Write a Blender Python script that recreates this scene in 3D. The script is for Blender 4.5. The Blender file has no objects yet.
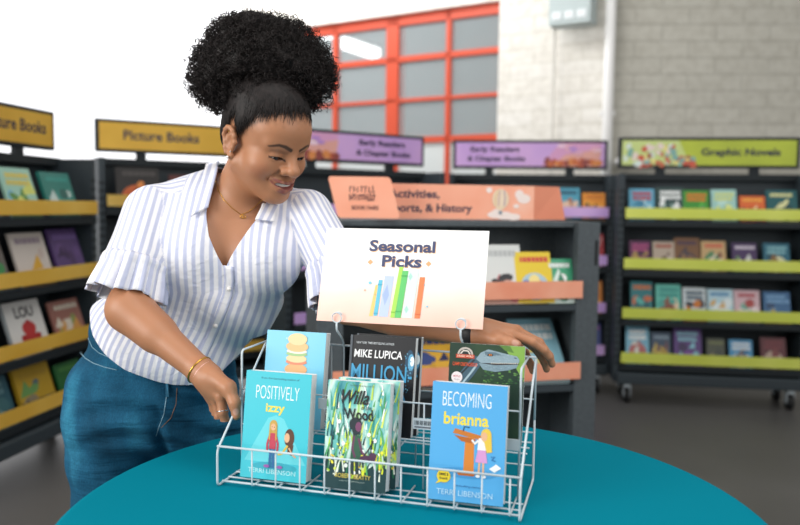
import bpy, math, random
import numpy as np
from mathutils import Matrix, Vector
PI = math.pi
SC = bpy.context.scene
COL = SC.collection

# ------------------------------------------------------------------ camera, world, light
CAM_H, F_PX = 1.267, 778.0
PITCH, ROLL = math.atan(56.5 / F_PX), 0.012
cam_d = bpy.data.cameras.new('camera'); cam_d.sensor_width = 36.0; cam_d.lens = 36.0 * F_PX / 800.0
cam = bpy.data.objects.new('camera', cam_d); COL.objects.link(cam)
cF = np.array([0, math.cos(PITCH), -math.sin(PITCH)]); cU0 = np.array([0, math.sin(PITCH), math.cos(PITCH)]); cR0 = np.array([1., 0, 0])
cR = math.cos(ROLL) * cR0 + math.sin(ROLL) * cU0; cU = math.cos(ROLL) * cU0 - math.sin(ROLL) * cR0
cC = np.array([0, 0, CAM_H])
cam.matrix_world = Matrix(((cR[0], cU[0], -cF[0], 0), (cR[1], cU[1], -cF[1], 0), (cR[2], cU[2], -cF[2], CAM_H), (0, 0, 0, 1)))
cam_d.dof.use_dof = True; cam_d.dof.focus_distance = 1.60; cam_d.dof.aperture_fstop = 2.4
cam_d.clip_end = 60
SC.camera = cam
SC.view_settings.view_transform = 'Standard'; SC.view_settings.look = 'None'
SC.view_settings.exposure = 0.0; SC.view_settings.gamma = 1.0; SC.view_settings.use_curve_mapping = False
world = bpy.data.worlds.new('world'); SC.world = world; world.use_nodes = True
world.node_tree.nodes['Background'].inputs[0].default_value = (1.0, 0.985, 0.97, 1)
world.node_tree.nodes['Background'].inputs[1].default_value = 0.52

def area(name, loc, target, sx, sy, power, color=(1, 1, 1)):
    l = bpy.data.lights.new(name, 'AREA'); l.shape = 'RECTANGLE'; l.size = sx; l.size_y = sy; l.energy = power; l.color = color
    o = bpy.data.objects.new(name, l); COL.objects.link(o); o.location = loc
    o.rotation_euler = (Vector(target) - Vector(loc)).to_track_quat('-Z', 'Y').to_euler()
    return o
area('window_daylight', (-3.6, -0.6, 2.2), (-0.2, 1.7, 0.95), 2.6, 2.2, 165, (1.0, 0.97, 0.93))
area('ceiling_daylight', (0.2, 0.6, 3.3), (-0.1, 1.8, 0.8), 2.4, 1.6, 34, (1.0, 0.97, 0.94))
area('page_edge_fill', (3.2, -0.5, 2.3), (0.2, 1.6, 0.9), 1.8, 2.0, 48, (1.0, 0.98, 0.96))  # added fill from the front right to lift the page edges, no doorway there
area('back_wall_fill', (-1.0, 6.2, 3.9), (0.6, 7.2, 1.8), 4.0, 1.0, 80)  # added wash on the room side, brightens the brick and gridded window

# measurement: a pixel of the 800 x 525 photograph read off at depth y or height z
def ray(x, y): return cF + cR * (x - 400) / F_PX + cU * (262.5 - y) / F_PX
def at(x, y, Y): d = ray(x, y); return cC + d * (Y / d[1])
def at_z(x, y, Z): d = ray(x, y); return cC + d * ((Z - CAM_H) / d[2])

# ------------------------------------------------------------------ materials
def lin(c): return c / 12.92 if c <= 0.04045 else ((c + 0.055) / 1.055) ** 2.4
def rgb(h):
    h = h.lstrip('#'); return tuple(lin(int(h[i:i + 2], 16) / 255) for i in (0, 2, 4))
_mats = {}
def mat(h, rough=0.5, metal=0.0, spec=0.5, name=None, emit=0.0):
    key = (h, rough, metal, spec, name, emit)
    if key in _mats: return _mats[key]
    m = bpy.data.materials.new(name or ('tone_' + h.lstrip('#'))); m.use_nodes = True
    b = m.node_tree.nodes['Principled BSDF']
    b.inputs['Base Color'].default_value = (*rgb(h), 1); b.inputs['Roughness'].default_value = rough
    b.inputs['Metallic'].default_value = metal; b.inputs['Specular IOR Level'].default_value = spec
    if emit: b.inputs['Emission Color'].default_value = (*rgb(h), 1); b.inputs['Emission Strength'].default_value = emit
    _mats[key] = m; return m
def node_mat(name, build):
    m = bpy.data.materials.new(name); m.use_nodes = True
    build(m.node_tree, m.node_tree.nodes['Principled BSDF']); return m
def N(t, typ, **kw):
    n = t.nodes.new(typ)
    for k, v in kw.items():
        if k in n.inputs: n.inputs[k].default_value = v
        else: setattr(n, k, v)
    return n
def ramp(t, src, stops):
    r = t.nodes.new('ShaderNodeValToRGB'); e = r.color_ramp.elements
    while len(e) < len(stops): e.new(0.5)
    for el, (p, c) in zip(e, stops): el.position = p; el.color = (*rgb(c), 1)
    t.links.new(src, r.inputs[0]); return r
def noise_mat(name, stops, scale=6, detail=4, rough=0.5, stretch=(1, 1, 1), bump=0.0, dist=0.0, spec=0.5, bscale=None):
    def f(t, b):
        tc = t.nodes.new('ShaderNodeTexCoord'); mp = t.nodes.new('ShaderNodeMapping'); mp.inputs['Scale'].default_value = stretch
        t.links.new(tc.outputs['Object'], mp.inputs[0])
        n = N(t, 'ShaderNodeTexNoise', Scale=scale, Detail=detail, Distortion=dist); t.links.new(mp.outputs[0], n.inputs['Vector'])
        r = ramp(t, n.outputs['Fac'], stops); t.links.new(r.outputs[0], b.inputs['Base Color'])
        b.inputs['Roughness'].default_value = rough; b.inputs['Specular IOR Level'].default_value = spec
        if bump:
            n2 = N(t, 'ShaderNodeTexNoise', Scale=bscale or scale * 8, Detail=2); t.links.new(mp.outputs[0], n2.inputs['Vector'])
            bp = N(t, 'ShaderNodeBump', Strength=bump, Distance=0.002); t.links.new(n2.outputs['Fac'], bp.inputs['Height']); t.links.new(bp.outputs[0], b.inputs['Normal'])
    return node_mat(name, f)
STEEL = mat('343e44', 0.55, 0.0, 0.4, 'charcoal_powder_coat')
STEEL_D = mat('22292d', 0.6, 0.0, 0.3, 'black_powder_coat')
PANEL_G = noise_mat('charcoal_laminate', [(0.3, '434b50'), (0.7, '4d565b')], 60, 3, 0.6)
WIRE = mat('c6d2d8', 0.45, 0.0, 0.5, 'silver_wire_paint')
PAGES = noise_mat('paper_edges', [(0.3, 'd2d4d3'), (0.7, 'eeeeec')], 1.0, 2, 0.8, (1, 900, 1))
WHITE = mat('f4f4f2', 0.5, name='white_card')

# ------------------------------------------------------------------ mesh builder
class MB:
    def __init__(s): s.v = []; s.f = []; s.m = []; s.mats = []; s.sm = []
    def mi(s, m):
        if m not in s.mats: s.mats.append(m)
        return s.mats.index(m)
    def add(s, verts, faces, m, smooth=False, M=None):
        k = len(s.v)
        s.v += [tuple(M @ Vector(p)) if M is not None else tuple(p) for p in verts]
        i = s.mi(m)
        for f in faces: s.f.append(tuple(q + k for q in f)); s.m.append(i); s.sm.append(smooth)
    def box(s, lo, hi, m, M=None):
        (a, b, c), (d, e, f) = lo, hi
        s.add([(a, b, c), (d, b, c), (d, e, c), (a, e, c), (a, b, f), (d, b, f), (d, e, f), (a, e, f)],
              [(0, 3, 2, 1), (4, 5, 6, 7), (0, 1, 5, 4), (1, 2, 6, 5), (2, 3, 7, 6), (3, 0, 4, 7)], m, M=M)
    def tube(s, path, r, m, n=8, closed=False, cap=True):
        P = [Vector(p) for p in path]; L = len(P); vs = []; fs = []
        rs = r if hasattr(r, '__len__') else [r] * L
        prev = None
        for i, p in enumerate(P):
            if closed: t = (P[(i + 1) % L] - P[i - 1])
            else: t = (P[min(i + 1, L - 1)] - P[max(i - 1, 0)])
            t.normalize()
            if prev is None:
                a = Vector((0, 0, 1)) if abs(t.z) < 0.9 else Vector((1, 0, 0)); u = t.cross(a).normalized()
            else:
                u = prev - t * prev.dot(t)
                u = u.normalized() if u.length > 1e-6 else t.orthogonal().normalized()
            prev = u; w = t.cross(u)
            for k in range(n):
                a = 2 * PI * k / n; vs.append(p + (u * math.cos(a) + w * math.sin(a)) * rs[i])
        R = L if closed else L - 1
        for i in range(R):
            for k in range(n):
                fs.append((i * n + k, i * n + (k + 1) % n, ((i + 1) % L) * n + (k + 1) % n, ((i + 1) % L) * n + k))
        if cap and not closed: fs.append(tuple(range(n))[::-1]); fs.append(tuple(range((L - 1) * n, L * n)))
        s.add(vs, fs, m, True)
    def cyl(s, a, b, r, m, n=20): s.tube([a, b], r, m, n)
    def lathe(s, prof, m, n=48, c=(0, 0, 0), smooth=True):
        vs = []; fs = []
        for r, z in prof:
            for k in range(n): a = 2 * PI * k / n; vs.append((c[0] + r * math.cos(a), c[1] + r * math.sin(a), c[2] + z))
        for i in range(len(prof) - 1):
            for k in range(n): fs.append((i * n + k, i * n + (k + 1) % n, (i + 1) * n + (k + 1) % n, (i + 1) * n + k))
        s.add(vs, fs, m, smooth)
    def ball(s, c, r, m, n=12, M=None):
        rx, ry, rz = r if hasattr(r, '__len__') else (r, r, r); vs = []; fs = []
        for i in range(n + 1):
            th = PI * i / n
            for k in range(2 * n): a = PI * k / n; vs.append((c[0] + rx * math.sin(th) * math.cos(a), c[1] + ry * math.sin(th) * math.sin(a), c[2] + rz * math.cos(th)))
        for i in range(n):
            for k in range(2 * n): fs.append((i * 2 * n + k, (i + 1) * 2 * n + k, (i + 1) * 2 * n + (k + 1) % (2 * n), i * 2 * n + (k + 1) % (2 * n)))
        s.add(vs, fs, m, True, M)
    def build(s, name, parent=None, bevel=0.0, matrix=None, subsurf=0):
        me = bpy.data.meshes.new(name); me.from_pydata(s.v, [], s.f); me.validate(clean_customdata=False)
        for m in s.mats: me.materials.append(m)
        if len(me.polygons) == len(s.f):
            me.polygons.foreach_set('material_index', s.m); me.polygons.foreach_set('use_smooth', s.sm)
        me.update()
        o = bpy.data.objects.new(name, me); COL.objects.link(o)
        if parent: o.parent = parent
        if matrix is not None: o.matrix_world = matrix
        if bevel:
            b = o.modifiers.new('b', 'BEVEL'); b.width = bevel; b.segments = 2; b.limit_method = 'ANGLE'; b.angle_limit = 0.6
        return o
def tag(o, label=None, cat=None, group=None, kind=None):
    if label: o['label'] = label
    if cat: o['category'] = cat
    if group: o['group'] = group
    if kind: o['kind'] = kind
    return o
def empty(name, M, label=None, cat=None, group=None):
    o = bpy.data.objects.new(name, None); COL.objects.link(o); o.empty_display_size = 0.05
    o.matrix_world = M
    return tag(o, label, cat, group)
def frame(o, x, y, z): return Matrix(((x[0], y[0], z[0], o[0]), (x[1], y[1], z[1], o[1]), (x[2], y[2], z[2], o[2]), (0, 0, 0, 1)))
def place(x, y, z=0, yaw=0): return Matrix.Translation((x, y, z)) @ Matrix.Rotation(yaw, 4, 'Z')

# ------------------------------------------------------------------ flat printed art (lettering and shapes) as thin ink layers
_txt = {}
def text_geo(s, bold):
    key = (s, bold)
    if key not in _txt:
        c = bpy.data.curves.new('t', 'FONT'); c.body = s; c.offset = bold; c.resolution_u = 3; c.fill_mode = 'FRONT'
        o = bpy.data.objects.new('t', c); COL.objects.link(o); bpy.context.view_layer.update()
        me = o.evaluated_get(bpy.context.evaluated_depsgraph_get()).to_mesh()
        v = np.array([p.co[:2] for p in me.vertices]); f = [tuple(p.vertices) for p in me.polygons]
        bpy.data.objects.remove(o); bpy.data.curves.remove(c)
        v -= v.min(0); _txt[key] = (v, f, v.max(0))
    return _txt[key]
class Art:
    def __init__(s, w, h): s.w, s.h, s.L = w, h, []
    def poly(s, pts, c): s.L.append(([(u * s.w, v * s.h) for u, v in pts], [tuple(range(len(pts)))], c)); return s
    def rect(s, x, y, w, h, c): return s.poly([(x, y), (x + w, y), (x + w, y + h), (x, y + h)], c)
    def ell(s, cx, cy, rx, ry, c, n=20, rot=0, a0=0, a1=2 * PI):
        pts = []
        for k in range(n + (0 if a1 - a0 > 6.28 else 1)):
            a = a0 + (a1 - a0) * k / n; x, y = rx * s.w * math.cos(a), ry * s.h * math.sin(a)
            pts.append((cx + (x * math.cos(rot) - y * math.sin(rot)) / s.w, cy + (x * math.sin(rot) + y * math.cos(rot)) / s.h))
        return s.poly(pts, c)
    def line(s, pts, wd, c):
        P = [np.array((u * s.w, v * s.h)) for u, v in pts]; ws = [q * s.w for q in (wd if hasattr(wd, '__len__') else [wd] * len(P))]; L, R = [], []
        for i, p in enumerate(P):
            d = P[min(i + 1, len(P) - 1)] - P[max(i - 1, 0)]; d = d / (np.hypot(*d) + 1e-9); n = np.array((-d[1], d[0])) * ws[i] / 2
            L.append(tuple(p + n)); R.append(tuple(p - n))
        k = len(P); s.L.append((L + R, [(i, k + i, k + i + 1, i + 1) for i in range(k - 1)], c)); return s
    def text(s, t, x, y, w, h, c, bold=0.0, shear=0.0):
        v, f, mx = text_geo(t, bold); q = v / mx
        s.L.append(([((x + a * w + shear * b * w) * s.w, (y + b * h) * s.h) for a, b in q], f, c)); return s
    def emit(s, mb, o, ex, ey, n, dz=0.00012, rough=0.45):
        o, ex, ey, n = map(Vector, (o, ex, ey, n)); dz = min(dz, max(.0016, dz * 6) / len(s.L))
        for i, (pts, fs, c) in enumerate(s.L):
            m = c if isinstance(c, bpy.types.Material) else mat(c, rough, name='ink_' + c)
            q = [o + ex * a + ey * b + n * (dz * (i + 1)) for a, b in pts]
            fl = []
            for f in fs:
                g = np.array([pts[j] for j in f]); x, y = g[:, 0], g[:, 1]
                ar = (x * np.roll(y, -1) - y * np.roll(x, -1)).sum()
                fl.append(f if ar > 0 else f[::-1])
            mb.add(q, fl, m)

def paperback(name, M, w, h, t, art, spine, back='cfd4d6', label=None, group=None, cat='book', board=0.0007, pages=PAGES):
    """local frame: x across the front cover, z up, front faces -y; origin at the bottom of the spine edge of the front"""
    r = empty(name, M, label, cat, group)
    mb = MB(); sp = mat(spine, 0.4); bk = mat(back, 0.4)
    mb.box((0, 0, 0), (w, board, h), sp); mb.box((0, board, 0), (board, t - board, h), sp); mb.box((0, t - board, 0), (w, t, h), bk)
    art.emit(mb, (0, 0, 0), (1, 0, 0), (0, 0, 1), (0, -1, 0))
    mb.build('cover', r)
    mb = MB(); mb.box((board, board, 0.0012), (w - 0.0022, t - board, h - 0.0012), pages); mb.build('page_block', r)
    return r
# ------------------------------------------------------------------ the setting
def struct(name, mb, **kw): o = mb.build(name, **kw); o['kind'] = 'structure'; return o
floor_m = noise_mat('polished_concrete', [(0.25, '4a4949'), (0.6, '565554'), (0.85, '616060')], 0.9, 6, 0.42, bump=0.04, bscale=40)
mb = MB(); mb.box((-9, -3, -0.1), (7, 14, 0), floor_m); struct('floor', mb)

def brick(name, c1, c2, mo):
    def f(t, b):
        tc = t.nodes.new('ShaderNodeTexCoord'); mp = t.nodes.new('ShaderNodeMapping'); mp.inputs['Rotation'].default_value = (PI / 2, 0, 0)
        t.links.new(tc.outputs['Object'], mp.inputs[0])
        br = N(t, 'ShaderNodeTexBrick', Scale=1.0); br.inputs['Brick Width'].default_value = 0.42; br.inputs['Row Height'].default_value = 0.13
        br.inputs['Mortar Size'].default_value = 0.009; br.inputs['Color1'].default_value = (*rgb(c1), 1); br.inputs['Color2'].default_value = (*rgb(c2), 1); br.inputs['Mortar'].default_value = (*rgb(mo), 1)
        t.links.new(mp.outputs[0], br.inputs['Vector'])
        ns = N(t, 'ShaderNodeTexNoise', Scale=14.0, Detail=5); t.links.new(mp.outputs[0], ns.inputs['Vector'])
        mx = t.nodes.new('ShaderNodeMix'); mx.data_type = 'RGBA'; mx.blend_type = 'MULTIPLY'; mx.inputs[0].default_value = 0.35
        r = ramp(t, ns.outputs['Fac'], [(0.3, 'c8c4bc'), (0.6, 'ffffff')])
        t.links.new(br.outputs['Color'], mx.inputs[6]); t.links.new(r.outputs[0], mx.inputs[7]); t.links.new(mx.outputs[2], b.inputs['Base Color'])
        bp = N(t, 'ShaderNodeBump', Strength=0.5, Distance=0.006); t.links.new(br.outputs['Fac'], bp.inputs['Height']); bp.invert = True
        t.links.new(bp.outputs[0], b.inputs['Normal']); b.inputs['Roughness'].default_value = 0.75
    return node_mat(name, f)
BRICK_W = brick('white_painted_brick', 'f2efe8', 'ece8df', 'e4e0d6'); BRICK_G = brick('grey_painted_brick', 'c9c7bc', 'c4c2b7', 'bab8ad')
ORANGE = mat('d65335', 0.45, name='orange_red_frame_paint')

# wall with the big gridded window: local x runs along the wall away from the pipe, y=0 is the room face
wx, wy = np.array((-0.858, 0.514)), np.array((0.514, 0.858))
W0 = np.array((1.64, 6.3))
WM = frame((W0[0], W0[1], 0), (-wx[0], -wx[1], 0), (wy[0], wy[1], 0), (0, 0, 1))   # local x negative = along the wall
T0, T1, ZT, ZB, HT = 0.95, 3.55, 3.03, 0.75, 4.3
mb = MB(); mb.box((-T0, 0, 0), (0, 0.25, HT), BRICK_W); mb.box((-T1, 0, ZT), (-T0, 0.25, HT), BRICK_W)
mb.box((-T1, 0, 0), (-T0, 0.25, ZB), BRICK_W); mb.box((-3.86, 0, 0), (-T1, 0.25, HT), BRICK_W)
struct('wall_back', mb, matrix=WM)
mb = MB()
def bar(x0, x1, z0, z1, d=0.07): mb.box((x0, 0.06, z0), (x1, 0.06 + d, z1), ORANGE)
bar(-T1, -T0, ZT - 0.09, ZT, 0.1); bar(-T1, -T0, ZB, ZB + 0.08, 0.1); bar(-T0 - 0.015, -T0, ZB, ZT, 0.1); bar(-T1, -T1 + 0.07, ZB, ZT, 0.1)
xm = -2.06; bar(xm - 0.065, xm + 0.065, ZB, ZT, 0.13)
x2 = -1.47; bar(x2 - 0.022, x2 + 0.022, ZB, ZT)
x3 = -2.72; bar(x3 - 0.025, x3 + 0.025, ZB, ZT)
for z, th in ((2.63, 0.05), (2.25, 0.03), (1.88, 0.055), (1.30, 0.04)):
    bar(-T1, xm, z - th / 2, z + th / 2); bar(xm, -T0, z - th / 2, z + th / 2)
win = struct('window_1', mb, matrix=WM)
def glass_build(t, b):
    b.inputs['Base Color'].default_value = (0.7, 0.78, 0.8, 1); b.inputs['Roughness'].default_value = 0.03; b.inputs['Alpha'].default_value = 0.22
    b.inputs['Specular IOR Level'].default_value = 0.9
GLASS = node_mat('window_glass', glass_build)
mb = MB(); mb.box((-T1 + 0.07, 0.088, 1.88), (-T0 - 0.015, 0.094, ZT - 0.09), GLASS); g = mb.build('glazing', win)
FROST = mat('d8dedd', 0.6, name='frosted_glass')
mb = MB(); mb.box((-T1 + 0.07, 0.088, ZB + 0.08), (-T0 - 0.015, 0.094, 1.88), FROST); mb.build('frosted_glazing', win)
# the hall seen through the glass, with its strip lights
mb = MB(); HALL = mat('a9b2b3', 0.8, name='hall_wall_paint'); mb.box((-6, 3.2, 0), (2.5, 3.3, 5), HALL); mb.box((-6, 0.3, 4.6), (2.5, 3.2, 4.7), HALL)
struct('wall_hall', mb, matrix=WM)
LAMP = mat('ffffff', emit=3.0, name='lit_tube')
def strip_light(px0, px1, Y, lab):
    a, b = at(*px0, Y), at(*px1, Y + 0.5); mid = (a + b) / 2; d = Vector(b - a); L = d.length; d.normalize()
    u = Vector((0, 0, 1)); s = d.cross(u).normalized(); u = s.cross(d)
    r = empty('strip_light', frame(mid, d, s, u), lab, 'light', 'strip lights behind the gridded window')
    m = MB(); m.box((-L / 2, -0.06, 0.0), (L / 2, 0.06, 0.05), mat('d9dcdc', 0.5)); m.build('housing', r, 0.005)
    m = MB(); m.box((-L / 2 + 0.02, -0.075, -0.10), (L / 2 - 0.02, 0.075, 0.0), LAMP); m.build('diffuser', r, 0.01)
strip_light((339, 37), (377, 50), 8.8, 'long lit strip light seen through the window beside the thick orange bar')
strip_light((309, 28), (328, 31), 9.2, 'small lit strip light seen at the top corner of the gridded window')
# right hand wall and pipe
mb = MB(); mb.box((0, 0, 0), (5.5, 0.25, HT), BRICK_G)
WR = place(W0[0], W0[1] + 0.02, 0, math.radians(-3)); struct('wall_right', mb, matrix=WR)
mb = MB(); mb.cyl((0, 0, 0), (0, 0, HT), 0.042, WHITE)
for z in (0.5, 2.0, 3.5): mb.box((-0.055, -0.012, z), (0.055, 0.05, z + 0.04), WHITE)
tag(mb.build('drain_pipe', matrix=place(1.63, 6.23)), 'white vertical pipe running up the corner of the brick walls', 'pipe')
mb = MB(); mb.cyl((0, 0, 0), (0.62, 0, 0), 0.028, WHITE, 14); mb.ball((0, 0, 0), 0.036, WHITE, 8); mb.cyl((0, 0, 0), (0, 0.14, 0), 0.028, WHITE, 14)
tag(mb.build('conduit', matrix=place(1.72, 6.14, 1.64, math.radians(-3))), 'short white horizontal conduit on the wall between two bookcases', 'pipe')
# electrical cabinet high on the white wall
c0 = at(577, 10, 6.30)
e = empty('electrical_box', frame((c0[0], 6.36 - 0.02, c0[2]), (0.858, -0.514, 0), (0.514, 0.858, 0), (0, 0, 1)), 'pale grey electrical box high on the white brick wall', 'electrical box')
mb = MB(); GB = mat('b9c6c6', 0.5); mb.box((-0.17, -0.16, -0.13), (0.17, 0, 0.4), GB); mb.build('body', e, 0.006)
mb = MB()
for k in (-1, 0, 1): mb.box((k * 0.1 - 0.038, -0.167, -0.09), (k * 0.1 + 0.038, -0.16, -0.03), mat('e6ecee', 0.4))
mb.build('indicator_plates', e)
mb = MB(); mb.cyl((0, 0, 0), (0, 0, -2.6), 0.011, mat('cfccc4', 0.6), 8)
tag(mb.build('wall_cable', matrix=Matrix.Translation((c0[0] - 0.16, 6.37, c0[2] - 0.1))), 'thin pale cable running down the white brick wall from the box', 'cable')
# bright blind-covered window filling the left of the room
BLIND = mat('fbfcff', 0.9, emit=1.0, name='daylit_white_blind')
px0 = np.array((-1.66, 8.27)); dirb = np.array((-0.97, -0.24))
BM = frame((px0[0], px0[1], 0), (-dirb[0], -dirb[1], 0), (dirb[1], -dirb[0], 0), (0, 0, 1))
mb = MB(); mb.box((-7.5, 0, 0), (0, 0.2, 0.35), mat('e9ebec', 0.7)); mb.box((-7.5, 0, 4.3), (0, 0.2, 4.6), mat('e9ebec', 0.7)); struct('wall_left', mb, matrix=BM)
mb = MB(); mb.box((-7.5, 0.05, 0.35), (0, 0.07, 4.3), BLIND); struct('window_2', mb, matrix=BM)

# ------------------------------------------------------------------ mobile bookcases
NAVY = '1d2140'
def bookcase(M, label, sign, strip_hex, zoff=0.0, shelf_z=(1.24, .916, .593, .300), wd=1.15):
    r = empty('mobile_bookcase', M, label, 'bookcase', 'tall charcoal bookcases around the room')
    h = wd / 2
    for sx in (-1, 1):
        m = MB(); x0, x1 = (sx * h - 0.018, sx * h + 0.018)
        m.box((x0, -0.25, 0.13), (x1, 0.05, 1.495 + zoff), STEEL)
        for k in range(26): m.box((x0 - 0.003, -0.252, 0.25 + k * 0.045), (x1 + 0.003, -0.247, 0.265 + k * 0.045), STEEL_D)
        m.build('side_panel', r, 0.006)
    m = MB(); m.box((-h, 0.02, 0.15), (h, 0.04, 1.495 + zoff), STEEL); m.build('back_panel', r)
    m = MB(); m.box((-h, -0.31, 0.13), (h, 0.05, 0.20), STEEL); m.build('base', r, 0.008)
    m = MB(); m.box((-h, -0.06, 1.46 + zoff), (h, 0.04, 1.50 + zoff), STEEL_D); m.build('top_rail', r)
    for z in shelf_z:
        z += zoff
        m = MB(); m.box((-h + 0.02, -0.275, z - 0.085), (h - 0.02, 0.02, z - 0.062), STEEL_D); m.box((-h + 0.02, -0.279, z - 0.085), (h - 0.02, -0.275, z - 0.05), STEEL_D)
        m.tube([(-h + 0.03, -0.28, z - 0.044), (h - 0.03, -0.28, z - 0.044)], 0.004, STEEL, 6)
        sh = m.build('shelf', r)
        m = MB(); m.box((-h + 0.022, -0.286, z - 0.034), (h - 0.022, -0.281, z + 0.034), strip_hex); m.build('label_strip', sh)
    sg = MB(); zs = 1.54 + zoff
    sg.box((-h + 0.0, -0.03, zs), (h - 0.0, 0.012, zs + 0.205), STEEL_D); sgo = sg.build('header_sign', r, 0.005)
    m = MB(); sign.emit(m, (-h + 0.022, -0.0305, zs + 0.02), (1, 0, 0), (0, 0, 1), (0, -1, 0), 0.0006); m.build('sign_face', sgo)
    for x in (-0.3, 0.3):
        m = MB(); m.box((x - 0.03, -0.02, 1.495 + zoff), (x + 0.03, 0.01, zs), STEEL_D); m.build('sign_bracket', r)
    for x in (-h + 0.07, h - 0.07):
        for y in (-0.25, 0.0):
            m = MB(); m.box((x - 0.02, y - 0.03, 0.105), (x + 0.02, y + 0.03, 0.135), WIRE); m.box((x - 0.024, y - 0.02, 0.04), (x - 0.018, y + 0.02, 0.11), WIRE); m.box((x + 0.018, y - 0.02, 0.04), (x + 0.024, y + 0.02, 0.11), WIRE)
            cs = m.build('caster', r)
            m = MB(); m.cyl((x - 0.016, y, 0.05), (x + 0.016, y, 0.05), 0.05, mat('191b1d', 0.6)); m.build('wheel', cs)
    return r
SW, SH = 1.15 - 0.044, 0.165
random.seed(4)
def sign_yellow(tx=.13):
    a = Art(SW, SH); g = noise_mat('yellow_sign_print', [(0.3, 'd4a52f'), (0.6, 'e0b23c'), (0.85, 'e8c052')], 3, 4, 0.5)
    a.rect(0, 0, 1, 1, g); a.text('Picture Books', tx, .36, .43, .38, NAVY, 0.025)
    if tx < .3:
      for x, y, rx, ry, c in ((.80, .12, .05, .12, 'b98030'), (.87, .2, .05, .2, 'c98c2e'), (.93, .3, .06, .3, 'e0c060'), (.84, .08, .10, .08, 'a6702a')): a.ell(x, y, rx, ry, c)
    return a
def sign_purple(left_text):
    a = Art(SW, SH); g = noise_mat('lilac_sign_print', [(0.3, 'bd96d8'), (0.55, 'd0a8e2'), (0.8, 'e2b6e0')], 2.2, 4, 0.5); a.rect(0, 0, 1, 1, g)
    t, o = (.08, .60) if left_text else (.52, .02)
    a.poly([(o - .02, 0), (o + .36, 0), (o + .38, 1), (o + .1, 1)], 'd99fc8'); a.poly([(o + .04, 0), (o + .36, 0), (o + .38, .75), (o + .14, .5)], 'e3a79c')
    for i in range(16): a.ell(o + .02 + i * .023, .10 + .1 * random.random(), .022, .1 + .12 * random.random(), random.choice(['b5543a', 'c96c3c', '8f4440', 'd98a4a']))
    for i in range(9): a.ell(o + .1 + .25 * random.random(), .55 + .35 * random.random(), .03, .07, random.choice(['f1d2e4', 'e7b0c0', 'b58ad0', 'f4e0d0']))
    a.text('Early Readers', t + .02, .56, .33, .27, NAVY, 0.03); a.text('& Chapter Books', t, .16, .39, .27, NAVY, 0.03); return a
def sign_lime():
    a = Art(SW, SH); g = noise_mat('lime_sign_print', [(0.3, 'a9b83a'), (0.6, 'bac93f'), (0.85, 'c6d44a')], 3, 4, 0.5); a.rect(0, 0, 1, 1, g)
    a.poly([(0, 0), (.40, 0), (.33, 1), (0, 1)], 'c9d98a')
    for i in range(60):
        x = .02 + .4 * random.random(); y = random.random() * (.85 if x < .3 else .35); a.ell(x, y, .012 + .012 * random.random(), .06 + .08 * random.random(), random.choice(['e9d9d0', 'c96a4a', '7fb0a8', 'e8e08a', 'a5674a', 'd8e6e0', 'd0553f']), 10, random.random() * 3)
    a.text('Graphic Novels', .46, .30, .45, .38, NAVY, 0.03); return a
S_YEL = noise_mat('yellow_strip', [(0.35, 'dfaf3e'), (0.65, 'eac25a'), (0.85, 'f0dc98')], 2.5, 3, 0.5)
S_PUR = noise_mat('lilac_strip', [(0.35, 'c49fe0'), (0.7, 'dcb8ec')], 2.5, 3, 0.5)
S_LIM = noise_mat('lime_strip', [(0.35, 'ccd850'), (0.7, 'dce46c')], 2.5, 3, 0.5)
S_PEA = noise_mat('peach_strip', [(0.35, 'ea9474'), (0.7, 'f2ad90')], 5, 3, 0.5)
MA = place(-1.985, 3.64, 0, math.radians(80)); MBc = place(-1.40, 5.14, 0, math.radians(30)); MC = place(-0.33, 5.12, 0, math.radians(35))
MD = place(0.915, 5.60, 0, math.radians(-6)) @ Matrix.Scale(.945, 4, (1, 0, 0)); ME = place(2.035, 5.22, 0, math.radians(-8))
bookcase(MA, 'charcoal bookcase with a yellow sign seen at an angle, nearest the bright blind', sign_yellow(.52), S_YEL, 0.0)
bookcase(MBc, 'charcoal bookcase with a yellow sign behind the woman in the striped blouse', sign_yellow(), S_YEL, 0.04)
bookcase(MC, 'charcoal bookcase with a lilac sign, just beyond the face of the woman', sign_purple(False), S_PUR)
bookcase(MD, 'charcoal bookcase with a lilac sign in front of the white brick wall', sign_purple(True), S_PUR)
bookcase(ME, 'charcoal bookcase with a lime green sign and full shelves of face-out books', sign_lime(), S_LIM)

# ------------------------------------------------------------------ books standing face out on the bookcases
def cover_art(w, h, bg, title, figs, seed):
    rd = random.Random(seed); a = Art(w, h); a.rect(0, 0, 1, 1, bg)
    a.rect(0.0, 0.0, 1, .28, figs[0]) if rd.random() < .5 else a.ell(.5, .32, .38, .27, figs[0], 24)
    for i in range(7):
        c = figs[(i + 1) % len(figs)]; x, y = .18 + .64 * rd.random(), .12 + .5 * rd.random()
        if rd.random() < .6: a.ell(x, y, .07 + .12 * rd.random(), .06 + .1 * rd.random(), c, 16, rd.random() * 3)
        else:
            s = .1 + .12 * rd.random(); a.poly([(x - s, y - s * .6), (x + s, y - s * .5), (x + .1 * rd.random(), y + s)], c)
    x = .12
    for row in range(rd.choice((1, 2))):
        x = .12 + .05 * rd.random(); y = .80 - row * .14
        while x < .84: wl = .06 + .07 * rd.random(); a.rect(x, y, wl, .10, title); x += wl + .02
    return a
_seed = [10]
ORD = ['first', 'second', 'third', 'fourth', 'fifth', 'sixth']
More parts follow.
